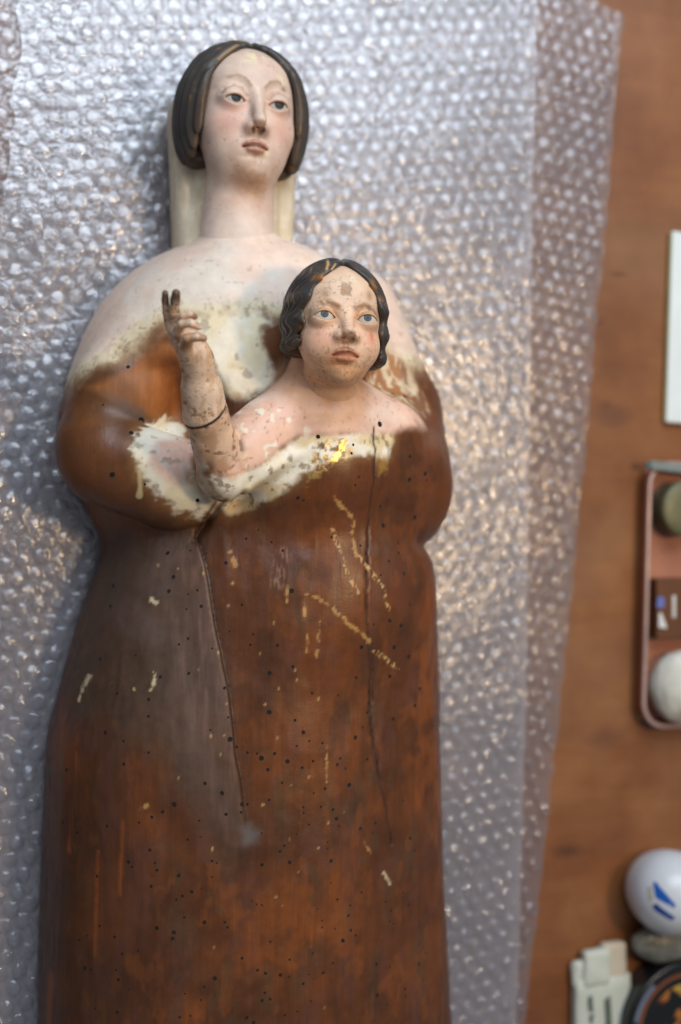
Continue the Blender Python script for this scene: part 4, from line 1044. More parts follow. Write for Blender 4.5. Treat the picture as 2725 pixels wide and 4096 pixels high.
def polychrome_material():
    m, nt, N, L, P = new_mat("carved_polychrome_wood")
    tc = N.new('ShaderNodeTexCoord')
    att = nnode(N, 'ShaderNodeAttribute', attribute_name="Col")
    ar = nnode(N, 'ShaderNodeAttribute', attribute_name="rough")
    am = nnode(N, 'ShaderNodeAttribute', attribute_name="metal")
    aw = nnode(N, 'ShaderNodeAttribute', attribute_name="wood")
    mp = N.new('ShaderNodeMapping')
    mp.inputs['Scale'].default_value = (900, 45, 500)
    L.new(tc.outputs['Object'], mp.inputs[0])
    grain = noise(N, L, 1.0, 3, 0.6, mp.outputs[0])
    fine = noise(N, L, 900, 3, 0.6, tc.outputs['Object'])
    mott = noise(N, L, 160, 4, 0.6, tc.outputs['Object'])
    # fine mottling of the pigment
    gm = nnode(N, 'ShaderNodeMapRange'); gm.inputs[1].default_value = 0.3; gm.inputs[2].default_value = 0.7
    gm.inputs[3].default_value = 0.92; gm.inputs[4].default_value = 1.07
    L.new(grain.outputs['Fac'], gm.inputs[0])
    one = nnode(N, 'ShaderNodeMix'); one.data_type = 'FLOAT'
    one.inputs[2].default_value = 1.0
    L.new(aw.outputs['Fac'], one.inputs[0]); L.new(gm.outputs[0], one.inputs[3])
    fm = nnode(N, 'ShaderNodeMapRange'); fm.inputs[1].default_value = 0.3; fm.inputs[2].default_value = 0.7
    fm.inputs[3].default_value = 0.90; fm.inputs[4].default_value = 1.08
    L.new(mott.outputs['Fac'], fm.inputs[0])
    mul = nnode(N, 'ShaderNodeMath', operation='MULTIPLY')
    L.new(one.outputs[0], mul.inputs[0]); L.new(fm.outputs[0], mul.inputs[1])
    vm = nnode(N, 'ShaderNodeVectorMath', operation='SCALE')
    L.new(att.outputs['Color'], vm.inputs[0]); L.new(mul.outputs[0], vm.inputs['Scale'])
    L.new(vm.outputs[0], P.inputs['Base Color'])
    rr = nnode(N, 'ShaderNodeMath', operation='MULTIPLY_ADD')
    L.new(mott.outputs['Fac'], rr.inputs[0]); rr.inputs[1].default_value = 0.3
    ro = nnode(N, 'ShaderNodeMath', operation='SUBTRACT'); L.new(ar.outputs['Fac'], ro.inputs[0]); ro.inputs[1].default_value = 0.13
    L.new(ro.outputs[0], rr.inputs[2])
    L.new(rr.outputs[0], P.inputs['Roughness'])
    L.new(am.outputs['Fac'], P.inputs['Metallic'])
    P.inputs['Specular IOR Level'].default_value = 0.42
    bw = N.new('ShaderNodeRGBToBW'); L.new(att.outputs['Color'], bw.inputs[0])
    sq = nnode(N, 'ShaderNodeMath', operation='POWER'); L.new(bw.outputs[0], sq.inputs[0]); sq.inputs[1].default_value = 0.5
    b0 = nnode(N, 'ShaderNodeBump'); b0.inputs['Strength'].default_value = 0.6; b0.inputs['Distance'].default_value = 0.0009
    L.new(sq.outputs[0], b0.inputs['Height'])
    b1 = nnode(N, 'ShaderNodeBump'); L.new(b0.outputs[0], b1.inputs['Normal']); b1.inputs['Strength'].default_value = 0.25; b1.inputs['Distance'].default_value = 0.0006
    L.new(mott.outputs['Fac'], b1.inputs['Height'])
    gw = nnode(N, 'ShaderNodeMath', operation='MULTIPLY'); L.new(grain.outputs['Fac'], gw.inputs[0]); L.new(aw.outputs['Fac'], gw.inputs[1])
    b2 = nnode(N, 'ShaderNodeBump'); b2.inputs['Strength'].default_value = 0.25; b2.inputs['Distance'].default_value = 0.0003
    L.new(gw.outputs[0], b2.inputs['Height']); L.new(b1.outputs[0], b2.inputs['Normal'])
    b3 = nnode(N, 'ShaderNodeBump'); b3.inputs['Strength'].default_value = 0.15; b3.inputs['Distance'].default_value = 0.0003
    L.new(fine.outputs['Fac'], b3.inputs['Height']); L.new(b2.outputs[0], b3.inputs['Normal'])
    L.new(b3.outputs[0], P.inputs['Normal'])
    return m


def eye_material(name, iris, rim, ang_i, ang_p, white):
    m, nt, N, L, P = new_mat(name)
    tc = N.new('ShaderNodeTexCoord')
    nm = nnode(N, 'ShaderNodeVectorMath', operation='NORMALIZE'); L.new(tc.outputs['Object'], nm.inputs[0])
    sx = N.new('ShaderNodeSeparateXYZ'); L.new(nm.outputs[0], sx.inputs[0])
    ac = nnode(N, 'ShaderNodeMath', operation='ARCCOSINE'); L.new(sx.outputs['Z'], ac.inputs[0])
    dv = nnode(N, 'ShaderNodeMath', operation='DIVIDE'); L.new(ac.outputs[0], dv.inputs[0]); dv.inputs[1].default_value = 1.0
    r = ramp(N, L, dv.outputs[0], [(0.0, (0.012, 0.012, 0.014)), (ang_p, (0.012, 0.012, 0.014)), (ang_p + 0.03, iris), (ang_i - 0.04, iris), (ang_i, rim), (ang_i + 0.04, white)])
    L.new(r.outputs[0], P.inputs['Base Color'])
    P.inputs['Roughness'].default_value = 0.42
    P.inputs['Specular IOR Level'].default_value = 0.3
    return m


def plain(name, rgb, rough=0.5, metal=0.0, nscale=60, var=0.15, bump=0.0):
    m, nt, N, L, P = new_mat(name)
    tc = N.new('ShaderNodeTexCoord')
    n = noise(N, L, nscale, 4, 0.6, tc.outputs['Object'])
    a = tuple(float(c) * (1 - var) for c in rgb); b = tuple(min(1.0, float(c) * (1 + var)) for c in rgb)
    r = ramp(N, L, n.outputs['Fac'], [(0.3, a), (0.7, b)])
    L.new(r.outputs[0], P.inputs['Base Color'])
    P.inputs['Roughness'].default_value = rough
    P.inputs['Metallic'].default_value = metal
    if bump:
        bn = nnode(N, 'ShaderNodeBump'); bn.inputs['Strength'].default_value = bump; bn.inputs['Distance'].default_value = 0.001
        L.new(n.outputs['Fac'], bn.inputs['Height']); L.new(bn.outputs[0], P.inputs['Normal'])
    return m


# ------------------------------------------------------------------ table
def table_material():
    m, nt, N, L, P = new_mat("stained_plywood")
    tc = N.new('ShaderNodeTexCoord')
    mp = N.new('ShaderNodeMapping'); mp.inputs['Scale'].default_value = (14, 120, 30); mp.inputs['Rotation'].default_value = (0, 0, math.radians(4))
    L.new(tc.outputs['Object'], mp.inputs[0])
    g = noise(N, L, 1.0, 5, 0.6, mp.outputs[0])
    b = noise(N, L, 16, 4, 0.55, tc.outputs['Object'])
    f = noise(N, L, 5, 3, 0.5, tc.outputs['Object'])
    r1 = ramp(N, L, b.outputs['Fac'], [(0.30, (0.145, 0.046, 0.013)), (0.48, (0.20, 0.073, 0.023)), (0.70, (0.27, 0.112, 0.040))])
    r2 = ramp(N, L, g.outputs['Fac'], [(0.3, (0.90, 0.89, 0.88)), (0.7, (1.07, 1.06, 1.05))])
    mx = nnode(N, 'ShaderNodeMix'); mx.data_type = 'RGBA'; mx.blend_type = 'MULTIPLY'; mx.inputs[0].default_value = 1.0
    L.new(r1.outputs[0], mx.inputs[6]); L.new(r2.outputs[0], mx.inputs[7])
    # greyed, worn zones
    r3 = ramp(N, L, f.outputs['Fac'], [(0.50, (0, 0, 0)), (0.68, (1, 1, 1))])
    w = nnode(N, 'ShaderNodeMath', operation='MULTIPLY'); L.new(r3.outputs[0], w.inputs[0]); w.inputs[1].default_value = 0.45
    mx2 = nnode(N, 'ShaderNodeMix'); mx2.data_type = 'RGBA'
    L.new(w.outputs[0], mx2.inputs[0]); L.new(mx.outputs[2], mx2.inputs[6]); mx2.inputs[7].default_value = (0.25, 0.155, 0.09, 1)
    # knots
    vo = N.new('ShaderNodeTexVoronoi'); vo.inputs['Scale'].default_value = 1.0
    mpk = N.new('ShaderNodeMapping'); mpk.inputs['Scale'].default_value = (9, 16, 1); mpk.inputs['Location'].default_value = (0.35, 0.2, 0)
    L.new(tc.outputs['Object'], mpk.inputs[0]); L.new(mpk.outputs[0], vo.inputs['Vector'])
    rk = ramp(N, L, vo.outputs['Distance'], [(0.05, (1, 1, 1)), (0.15, (0, 0, 0))])
    kw = nnode(N, 'ShaderNodeMath', operation='MULTIPLY'); L.new(rk.outputs[0], kw.inputs[0]); kw.inputs[1].default_value = 0.6
    mx3 = nnode(N, 'ShaderNodeMix'); mx3.data_type = 'RGBA'
    L.new(kw.outputs[0], mx3.inputs[0]); L.new(mx2.outputs[2], mx3.inputs[6]); mx3.inputs[7].default_value = (0.10, 0.035, 0.02, 1)
    # old spills and dents in the stain
    last = mx3.outputs[2]
    for sx, sy, rx, ry, a in ((0.1786, 0.1436, 0.0065, 0.0016, 0.7), (0.1660, 0.1140, 0.0022, 0.0022, 0.6), (0.1438, -0.2018, 0.010, 0.0042, 0.75), (0.1340, -0.0318, 0.012, 0.003, 0.45), (0.170, 0.064, 0.004, 0.003, 0.5)):
        mpp = N.new('ShaderNodeMapping'); mpp.vector_type = 'POINT'
        mpp.inputs['Location'].default_value = (-sx / rx, -sy / ry, 0); mpp.inputs['Scale'].default_value = (1 / rx, 1 / ry, 0)
        L.new(tc.outputs['Object'], mpp.inputs[0])
        le = nnode(N, 'ShaderNodeVectorMath', operation='LENGTH'); L.new(mpp.outputs[0], le.inputs[0])
        wb_ = nnode(N, 'ShaderNodeMath', operation='MULTIPLY_ADD'); L.new(b.outputs['Fac'], wb_.inputs[0]); wb_.inputs[1].default_value = 1.2; L.new(le.outputs['Value'], wb_.inputs[2])
        rs_ = nnode(N, 'ShaderNodeMapRange'); rs_.inputs[1].default_value = 1.9; rs_.inputs[2].default_value = 0.7; rs_.inputs[3].default_value = 0.0; rs_.inputs[4].default_value = a
        L.new(wb_.outputs[0], rs_.inputs[0])
        ms = nnode(N, 'ShaderNodeMix'); ms.data_type = 'RGBA'
        L.new(rs_.outputs[0], ms.inputs[0]); L.new(last, ms.inputs[6]); ms.inputs[7].default_value = (0.07, 0.024, 0.014, 1)
        last = ms.outputs[2]
    L.new(last, P.inputs['Base Color'])
    P.inputs['Roughness'].default_value = 0.42
    bn = nnode(N, 'ShaderNodeBump'); bn.inputs['Strength'].default_value = 0.2; bn.inputs['Distance'].default_value = 0.001
    L.new(g.outputs['Fac'], bn.inputs['Height']); L.new(bn.outputs[0], P.inputs['Normal'])
    return m


def box_bm(bm, lo, hi, bevel=0.0, seg=2):
    r = bmesh.ops.create_cube(bm, size=1.0)
    vs = r['verts']
    for v in vs:
        v.co = Vector([(lo[i] + hi[i]) / 2 + v.co[i] * (hi[i] - lo[i]) for i in range(3)]) * MM
    if bevel:
        ed = list({e for v in vs for e in v.link_edges})
        bmesh.ops.bevel(bm, geom=ed, offset=bevel * MM, segments=seg, affect='EDGES', profile=0.5)


def from_bm(name, bm, mat, parent=None, smooth=False):
    me = bpy.data.meshes.new(name)
    bm.normal_update()
    bm.to_mesh(me); bm.free()
    if smooth:
        for p in me.polygons:
            p.use_smooth = True
    return link(name, me, mat, parent)


bm = bmesh.new()
box_bm(bm, (-520, -520, -30), (520, 520, 0), 2.0)
table = from_bm("table_top", bm, table_material())
tag(table, "brown stained wooden table top under the bubble wrap", None, kind="structure")

# ------------------------------------------------------------------ bubble wrap


def film_material(name, clear, haze, gloss, rough, wr_scale, wr_strength):
    """thin clear polythene: mostly transparent, a little milky, shiny at grazing angles"""
    m = bpy.data.materials.new(name)
    m.use_nodes = True
    nt = m.node_tree; N, L = nt.nodes, nt.links
    N.clear()
    out = N.new('ShaderNodeOutputMaterial')
    tc = N.new('ShaderNodeTexCoord')
    nz = noise(N, L, wr_scale, 3, 0.6, tc.outputs['Object'])
    bp = nnode(N, 'ShaderNodeBump'); bp.inputs['Strength'].default_value = wr_strength; bp.inputs['Distance'].default_value = 0.002
    L.new(nz.outputs['Fac'], bp.inputs['Height'])
    tr = N.new('ShaderNodeBsdfTransparent'); tr.inputs[0].default_value = (clear, clear, clear * 1.01, 1)
    df = N.new('ShaderNodeBsdfDiffuse'); df.inputs[0].default_value = (0.85, 0.88, 0.98, 1)
    L.new(bp.outputs[0], df.inputs['Normal'])
    tl = N.new('ShaderNodeBsdfTranslucent'); tl.inputs[0].default_value = (0.85, 0.88, 0.98, 1)
    hz = N.new('ShaderNodeMixShader'); hz.inputs[0].default_value = 0.35
    L.new(df.outputs[0], hz.inputs[1]); L.new(tl.outputs[0], hz.inputs[2])
    gl = N.new('ShaderNodeBsdfGlossy'); gl.inputs['Roughness'].default_value = rough
    gl.inputs[0].default_value = (1, 1, 1, 1)
    L.new(bp.outputs[0], gl.inputs['Normal'])
    # light scatters more where the skin is seen edge-on
    lw = N.new('ShaderNodeLayerWeight'); lw.inputs['Blend'].default_value = 0.5
    pw = nnode(N, 'ShaderNodeMath', operation='POWER'); L.new(lw.outputs['Facing'], pw.inputs[0]); pw.inputs[1].default_value = 2.5
    hzf = nnode(N, 'ShaderNodeMath', operation='MULTIPLY_ADD'); L.new(pw.outputs[0], hzf.inputs[0]); hzf.inputs[1].default_value = 0.45; hzf.inputs[2].default_value = haze
    m1 = N.new('ShaderNodeMixShader'); L.new(hzf.outputs[0], m1.inputs[0])
    L.new(tr.outputs[0], m1.inputs[1]); L.new(hz.outputs[0], m1.inputs[2])
    fr = N.new('ShaderNodeFresnel'); fr.inputs['IOR'].default_value = 1.5
    L.new(bp.outputs[0], fr.inputs['Normal'])
    ma = nnode(N, 'ShaderNodeMath', operation='MULTIPLY_ADD')
    L.new(fr.outputs[0], ma.inputs[0]); ma.inputs[1].default_value = 0.45; ma.inputs[2].default_value = gloss
    ma.use_clamp = True
    m2 = N.new('ShaderNodeMixShader')
    L.new(ma.outputs[0], m2.inputs[0]); L.new(m1.outputs[0], m2.inputs[1]); L.new(gl.outputs[0], m2.inputs[2])
    L.new(m2.outputs[0], out.inputs['Surface'])
    return m


M_FILM_UP = film_material("polythene_film_doubled", 0.97, 0.23, 0.10, 0.18, 170, 0.5)
M_FILM_LOW = film_material("polythene_film", 0.97, 0.12, 0.08, 0.17, 170, 0.5)
M_BUB = film_material("polythene_bubble", 0.99, 0.03, 0.07, 0.06, 420, 0.3)

EDGE = [(160.6, 306.4), (166.6, 303.9), (182.0, 302.0), (177.1, 255.7), (172.6, 208.2), (168.1, 160.9), (163.0, 113.8), (158.3, 67.0), (153.2, 15.1), (147.3, -39.1), (140.0, -98.0), (132.7, -159.1), (125.5, -214.8), (118.3, -272.5), (110, -340)]
FOLDX = [(120.6, 299.3), (118.6, 197.5), (116.3, 95.9), (115.2, -5.5), (114.3, -81.4), (111.5, -182.5), (108.6, -258.0), (105, -340)]
LEFTX = [(-174, 340), (-175, 259.2), (-174.6, 226.5), (-177.9, 193.1), (-184.3, 148.6), (-190.5, 104.6), (-198.0, 60.6), (-210, 0), (-218, -340)]
TOPY = [(-260, 345), (130, 322), (160.6, 306.4), (166.6, 303.9), (182.0, 302.0), (260, 301)]


def wave(x, y, seed, amp):
    return amp * (fbm(np.asarray(x, np.float32), np.asarray(y, np.float32), np.zeros_like(np.asarray(x, np.float32)), 55, 3, seed) - 0.5) * 2


def xr_low(y):
    j = 1.6 * (vnoise(np.asarray(y, np.float32) / 4.2, np.zeros_like(y) + 3.3, np.zeros_like(y)) - 0.5) * 2
    return np.interp(y, [p[1] for p in EDGE[::-1]], [p[0] for p in EDGE[::-1]]) + j


def xr_up(y):
    return np.interp(y, [p[1] for p in FOLDX[::-1]], [p[0] for p in FOLDX[::-1]])


def xl_up(y):
    j = 2.5 * (vnoise(np.asarray(y, np.float32) / 9.0, np.zeros_like(y) + 1.3, np.zeros_like(y)) - 0.5) * 2
    return np.interp(y, [p[1] for p in LEFTX[::-1]], [p[0] for p in LEFTX[::-1]]) + j


def sheet_mesh(name, xl, xr, ytop, z0, seed, amp, ny=170, nx=110):
    """a limp film following the gentle waves of the wrap"""
    t = np.linspace(0, 1, ny); s = np.linspace(0, 1, nx)
    Y = np.zeros((ny, nx)); X = np.zeros((ny, nx))
    for i, ti in enumerate(t):
        yb = -332 + ti * (332 + 345)
        yy = np.full(nx, yb)
        a, b = float(xl(np.array([yb]))[0]), float(xr(np.array([yb]))[0])
        X[i] = a + (b - a) * s
        Y[i] = np.minimum(yy, np.interp(X[i], [p[0] for p in ytop], [p[1] for p in ytop]))
    Z = z0 + wave(X, Y, seed, amp)
    v = np.stack([X, Y, Z], -1).reshape(-1, 3) * MM
    idx = np.arange(ny * nx).reshape(ny, nx)
    q = np.stack([idx[:-1, :-1], idx[:-1, 1:], idx[1:, 1:], idx[1:, :-1]], -1).reshape(-1, 4)
    return mesh_from(name, v, q)


def bubble_geo(rng, n=10):
    """one air bubble: upright wall, rounded shoulder, slack dented top (50 triangles)"""
    R, H = 4.1, 2.1
    sag = rng.uniform(-0.9, 0.35)
    dirx, diry = rng.uniform(-0.2, 0.2), rng.uniform(-0.2, 0.2)
    v = []
    for r, z in ((R, 0.0), (R * 0.95, H * 0.68), (R * 0.72, H * 0.98)):
        for k in range(n):
            a = 2 * math.pi * k / n
            rr = r * (1 + rng.uniform(-0.06, 0.06))
            x, y = rr * math.cos(a), rr * math.sin(a)
            dz = 0 if z == 0 else rng.uniform(-0.35, 0.3) + x * dirx + y * diry
            v.append((x, y, z + dz))
    v.append((rng.uniform(-0.8, 0.8), rng.uniform(-0.8, 0.8), H + sag))
    f = []
    for ring in range(2):
        for k in range(n):
            a, b = ring * n + k, ring * n + (k + 1) % n
            f.append((a, b, b + n)); f.append((a, b + n, a + n))
    for k in range(n):
        f.append((2 * n + k, 2 * n + (k + 1) % n, 3 * n))
    return np.array(v), np.array(f)


_rng = random.Random(11)
BUB = [bubble_geo(_rng) for _ in range(14)]
BUB_ME = []
for i, (v, f) in enumerate(BUB):
    me = mesh_from("bubble", v * MM, f)
    me.materials.append(M_BUB)
    BUB_ME.append(me)


def lattice(rot, pitch, ox, oy, seed):
    c, s = math.cos(rot), math.sin(rot)
    out = []
    for j in range(-60, 61):
        for i in range(-50, 51):
            u, w = (i + 0.5 * (j & 1)) * pitch, j * pitch * 0.866
            x, y = ox + c * u - s * w, oy + s * u + c * w
            if -235 < x < 215 and -322 < y < 340:
                out.append((x, y))
    p = np.array(out)
    # the film has stretched and crept a little
    p[:, 0] += wave(p[:, 0], p[:, 1], seed + 3.0, 3.0)
    p[:, 1] += wave(p[:, 0], p[:, 1], seed + 7.0, 3.0)
    return p


CAMP = np.array(cam.location) / MM


def project(p):
    d = p - CAMP
    fw = np.array([math.sin(TILT), 0, -math.cos(TILT)]); rt = np.array([math.cos(TILT), 0, math.sin(TILT)])
    dep = d @ fw
    return d @ rt / dep, d[:, 1] / dep


def lay_wrap(name, label, sheet, film, pts, z0, seed, amp, hide):
    root = thing(name, (0, 0, 0), label, "bubble wrap")
    link("film", sheet, film, root)
    z = z0 + wave(pts[:, 0], pts[:, 1], seed, amp)
    P = np.column_stack([pts, z])
    u, w = project(P)
    seen = (np.abs(u) < 0.275) & (np.abs(w) < 0.411) & ~hide
    keep = (np.abs(u) < 0.31) & (np.abs(w) < 0.45)
    order = np.argsort(np.where(seen, np.linalg.norm(P - CAMP, axis=1), 1e9))
    chosen = [k for k in order[:300] if seen[k]]
    rs = random.Random(int(seed * 10) + 1)
    for k in chosen:
        o = bpy.data.objects.new("bubble", rs.choice(BUB_ME))
        COL.objects.link(o)
        o.parent = root
        o.location = P[k] * MM
        o.rotation_euler = (0, 0, rs.uniform(0, 6.28))
        sc = rs.uniform(0.95, 1.04)
        o.scale = (sc, sc, rs.uniform(0.45, 1.15))
    rest = [k for k in np.nonzero(keep)[0] if k not in set(chosen)]
    V, Fc, off = [], [], 0
    for k in rest:
        v, f = rs.choice(BUB)
        a = rs.uniform(0, 6.28); sc = rs.uniform(0.95, 1.04); sz = rs.uniform(0.45, 1.15)
        c, s = math.cos(a), math.sin(a)
        q = np.column_stack([(c * v[:, 0] - s * v[:, 1]) * sc, (s * v[:, 0] + c * v[:, 1]) * sc, v[:, 2] * sz]) + P[k]
        V.append(q); Fc.append(f + off); off += len(v)
    if V:
        o = link("bubble_field", mesh_from("bubble_field", np.concatenate(V) * MM, np.concatenate(Fc)), M_BUB, root)
        o["kind"] = "stuff"
    return root


def under_statue(p, z, margin):
    x, y = p[:, 0].astype(np.float32), p[:, 1].astype(np.float32)
    zz = np.full(len(p), z, np.float32)
    d = np.minimum(sdf_body(x, y, zz), sdf_veil(x, y, np.maximum(zz, 14)))
    d = np.minimum(d, sdf_mother_hair(x, y, np.full(len(p), 30, np.float32)) + 8)
    return d < margin


low_z, up_z = 0.6, 4.0
pl = lattice(math.radians(-12), 9.4, 1.0, 2.0, 1.0)
pl = pl[(pl[:, 0] < xr_low(pl[:, 1]) - 3.6) & (pl[:, 1] < np.interp(pl[:, 0], [p[0] for p in TOPY], [p[1] for p in TOPY]) - 4)]
pl = pl[~under_statue(pl, 8.0, -3.0)]
pu = lattice(math.radians(9), 9.4, 4.0, 3.0, 2.0)
pu = pu[(pu[:, 0] < xr_up(pu[:, 1]) - 3.6) & (pu[:, 0] > xl_up(pu[:, 1]) + 4) & (pu[:, 1] < 318)]
pu = pu[~under_statue(pu, 9.0, 2.0)]
hid = (pl[:, 0] < xr_up(pl[:, 1])) & (pl[:, 0] > xl_up(pl[:, 1]))
lay_wrap("bubble_wrap", "lower layer of clear bubble wrap whose ragged edge runs down the right onto bare wood",
         sheet_mesh("film", lambda y: np.full_like(y, -236.0), xr_low, TOPY, low_z, 1.0, 0.5), M_FILM_LOW, pl, low_z, 1.0, 0.5, hid)
lay_wrap("bubble_wrap", "upper layer of clear bubble wrap directly under the statue, ending at a straight fold",
         sheet_mesh("film", xl_up, xr_up, [(-260, 330), (260, 322)], up_z, 2.0, 1.3), M_FILM_UP, pu, up_z, 2.0, 1.3, np.zeros(len(pu), bool))

# ------------------------------------------------------------------ the statue
ORG = np.array([-60.0, 0.0, 0.0])
statue = thing("wooden_statue", ORG, "worn carved wooden statue of a long-haired woman holding a child, lying on bubble wrap", "statue")
M_POLY = polychrome_material()


def carve(name, sdf, lo, hi, h, painter, parent=statue, label=None):
    v, q = surface(sdf, lo, hi, h)
    me = mesh_from(name, (v - ORG) * MM, q)
    painter(v).store(me)
    o = link(name, me, M_POLY, parent)
    if label:
        o["label"] = label
    return o, v, q


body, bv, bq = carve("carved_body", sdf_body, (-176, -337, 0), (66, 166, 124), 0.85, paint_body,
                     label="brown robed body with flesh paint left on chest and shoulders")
m_head, _, _ = carve("mother_head", sdf_mother_head, (-104, 118, 4), (-36, 240, 96), 0.5,
                     lambda v: paint_head(v, M_O, M_PITCH, M_ROLL, 'mother'), label="pale painted face and long neck of the woman")
carve("hair", sdf_mother_hair, (-110, 150, 8), (-28, 245, 90), 0.55, lambda v: paint_hair(v, M_O, M_PITCH, M_ROLL, 'mother'), m_head,
      label="black centre-parted hair of the woman")
carve("veil", sdf_veil, (-108, 114, 4), (-28, 216, 48), 0.8, paint_veil, statue, label="cream veil hanging behind the neck")
c_head, _, _ = carve("child_head", sdf_child_head, (-72, 34, 60), (-14, 120, 142), 0.45,
                     lambda v: paint_head(v, C_O, C_PITCH, C_ROLL, 'child', C_YAW), label="chubby flaking face of the child")
carve("hair", sdf_child_hair, (-80, 50, 70), (-6, 124, 142), 0.5, lambda v: paint_hair(v, C_O, C_PITCH, C_ROLL, 'child', C_YAW), c_head,
      label="black curling hair of the child")
carve("child_forearm", sdf_forearm, (-138, 24, 96), (-86, 116, 164), 0.42, paint_forearm, statue,
      label="raised forearm with two fingers held up in blessing")

ME = eye_material("mother_eye", (0.022, 0.026, 0.032), (0.02, 0.02, 0.024), 0.35, 0.2, (0.46, 0.43, 0.38))
CE = eye_material("child_eye", (0.05, 0.072, 0.084), (0.025, 0.032, 0.04), 0.31, 0.12, (0.50, 0.45, 0.37))


def eyeballs(head, O, pitch, roll, eyes, mat, gx, gy, yaw=0.0):
    Mw = head_to_world(O, pitch, roll, yaw)
    me = None
    for ex, ey, ez, r in eyes:
        if me is None:
            b = bmesh.new()
            bmesh.ops.create_uvsphere(b, u_segments=40, v_segments=28, radius=r * MM)
            me = bpy.data.meshes.new("eye"); b.to_mesh(me); b.free()
            for p in me.polygons:
                p.use_smooth = True
            me.materials.append(mat)
        o = bpy.data.objects.new("eye", me)
        COL.objects.link(o)
        o.parent = head
        o.location = Vector(((np.array(O) + Mw @ np.array([ex, ey, ez])) - ORG).tolist()) * MM
        g = Mw @ np.array([math.sin(gx), math.sin(gy), 1.0])
        o.rotation_euler = Vector(g.tolist()).to_track_quat('Z', 'Y').to_euler()


eyeballs(m_head, M_O, M_PITCH, M_ROLL, M_EYE, ME, math.radians(2), math.radians(-1))
eyeballs(c_head, C_O, C_PITCH, C_ROLL, C_EYE, CE, math.radians(-3), math.radians(8), C_YAW)

# woodworm flight holes: tiny dark pits let into the surface
tree = BVHTree.FromPolygons(bv.tolist(), bq.tolist())
V, Fc = [], []
rs = random.Random(5)
for hx, hy, hz, r in HOLES:
    loc, nor, _, _ = tree.ray_cast(Vector((hx, hy, 170)), Vector((0, 0, -1)))
    if loc is None:
        continue
    t = nor.orthogonal().normalized(); b = nor.cross(t)
    base = len(V)
    rr = r * rs.choice([0.8, 1.0, 1.2, 1.45, 1.9]) * rs.uniform(0.9, 1.1)
    ec = rs.uniform(0.75, 1.2)
    for k in range(8):
        a = k * math.pi / 4
        V.append(loc + nor * 0.10 + t * (rr * math.cos(a)) + b * (rr * ec * math.sin(a)))
    V.append(loc + nor * 0.02)
    for k in range(8):
        Fc.append((base + k, base + (k + 1) % 8, base + 8))
holes = link("worm_holes", mesh_from("worm_holes", (np.array([list(v) for v in V]) - ORG) * MM, np.array(Fc)),
             plain("hole_dark", (0.006, 0.004, 0.003), 0.9), statue)
holes["kind"] = "stuff"

# ------------------------------------------------------------------ things along the right edge of the table
def lathe(name, prof, mat, parent=None, n=40, cap_top=False):
    V, F4 = [], []
    for r, z in prof:
        for k in range(n):
            a = 2 * math.pi * k / n
            V.append((r * math.cos(a), r * math.sin(a), z))
    for i in range(len(prof) - 1):
        for k in range(n):
            a, b = i * n + k, i * n + (k + 1) % n
            F4.append((a, b, b + n, a + n))
    me = mesh_from(name, np.array(V) * MM, np.array(F4))
    return link(name, me, mat, parent)


# white board
wb = thing("white_board", (257, 112, 0), "white flat board lying at the right edge above the pink tray", "board", rz=math.radians(-2.2))
bm = bmesh.new(); box_bm(bm, (-45, -59, 0), (60, 58, 4.5), 0.8)
from_bm("board_face", bm, plain("white_card", (0.70, 0.78, 0.77), 0.5, 0, 40, 0.05), wb)
bm = bmesh.new(); box_bm(bm, (-45.6, -58.2, 0.8), (-45.05, 57.2, 3.6), 0.2, 1)
from_bm("edge_strip", bm, plain("yellowed_edge", (0.42, 0.38, 0.16), 0.6), wb)

# pink metal tray and its contents


def rounded_rect(x0, y0, x1, y1, r, n=6):
    pts = []
    for cx, cy, a0 in ((x1 - r, y1 - r, 0), (x0 + r, y1 - r, 90), (x0 + r, y0 + r, 180), (x1 - r, y0 + r, 270)):
        for k in range(n + 1):
            a = math.radians(a0 + 90 * k / n)
            pts.append((cx + r * math.cos(a), cy + r * math.sin(a)))
    return pts


def ring_mesh(name, levels, mat, parent, close=True):
    """levels = [(inset, z)] on the tray outline"""
    V, F4 = [], []
    n = None
    for ins, z in levels:
        pts = rounded_rect(0 + ins, 0 + ins, 110 - ins, 160 - ins, 15 - min(ins, 10))
        n = len(pts)
        V += [(a, b, z) for a, b in pts]
    for i in range(len(levels) - 1):
        for k in range(n):
            F4.append((i * n + k, i * n + (k + 1) % n, (i + 1) * n + (k + 1) % n, (i + 1) * n + k))
    return link(name, mesh_from(name, np.array(V) * MM, np.array(F4)), mat, parent)


M_TRAY = plain("pink_enamel", lin(176, 120, 96), 0.32, 0.15, 30, 0.15)
M_RIM = plain("worn_tin_rim", lin(176, 150, 142), 0.35, 0.35, 50, 0.2)
tr = thing("tray", (188.5, -129.5, 0), "shallow pinkish tray with rounded corners holding small jars at the right edge", "tray", rz=math.radians(-1.8))
ring_mesh("tray_wall", [(0, 10), (1.0, 1.0), (2.4, 0.3), (3.4, 1.5), (2.8, 2.4), (1.9, 10)], M_TRAY, tr)
bm = bmesh.new(); box_bm(bm, (3.6, 3.6, 0.4), (106, 156, 1.6), 0.3, 1)
from_bm("tray_floor", bm, M_TRAY, tr)
ring_mesh("rim", [(-0.6, 9.6), (-0.9, 10.6), (-0.2, 11.4), (1.6, 11.4), (2.3, 10.6), (2.0, 9.6)], M_RIM, tr)

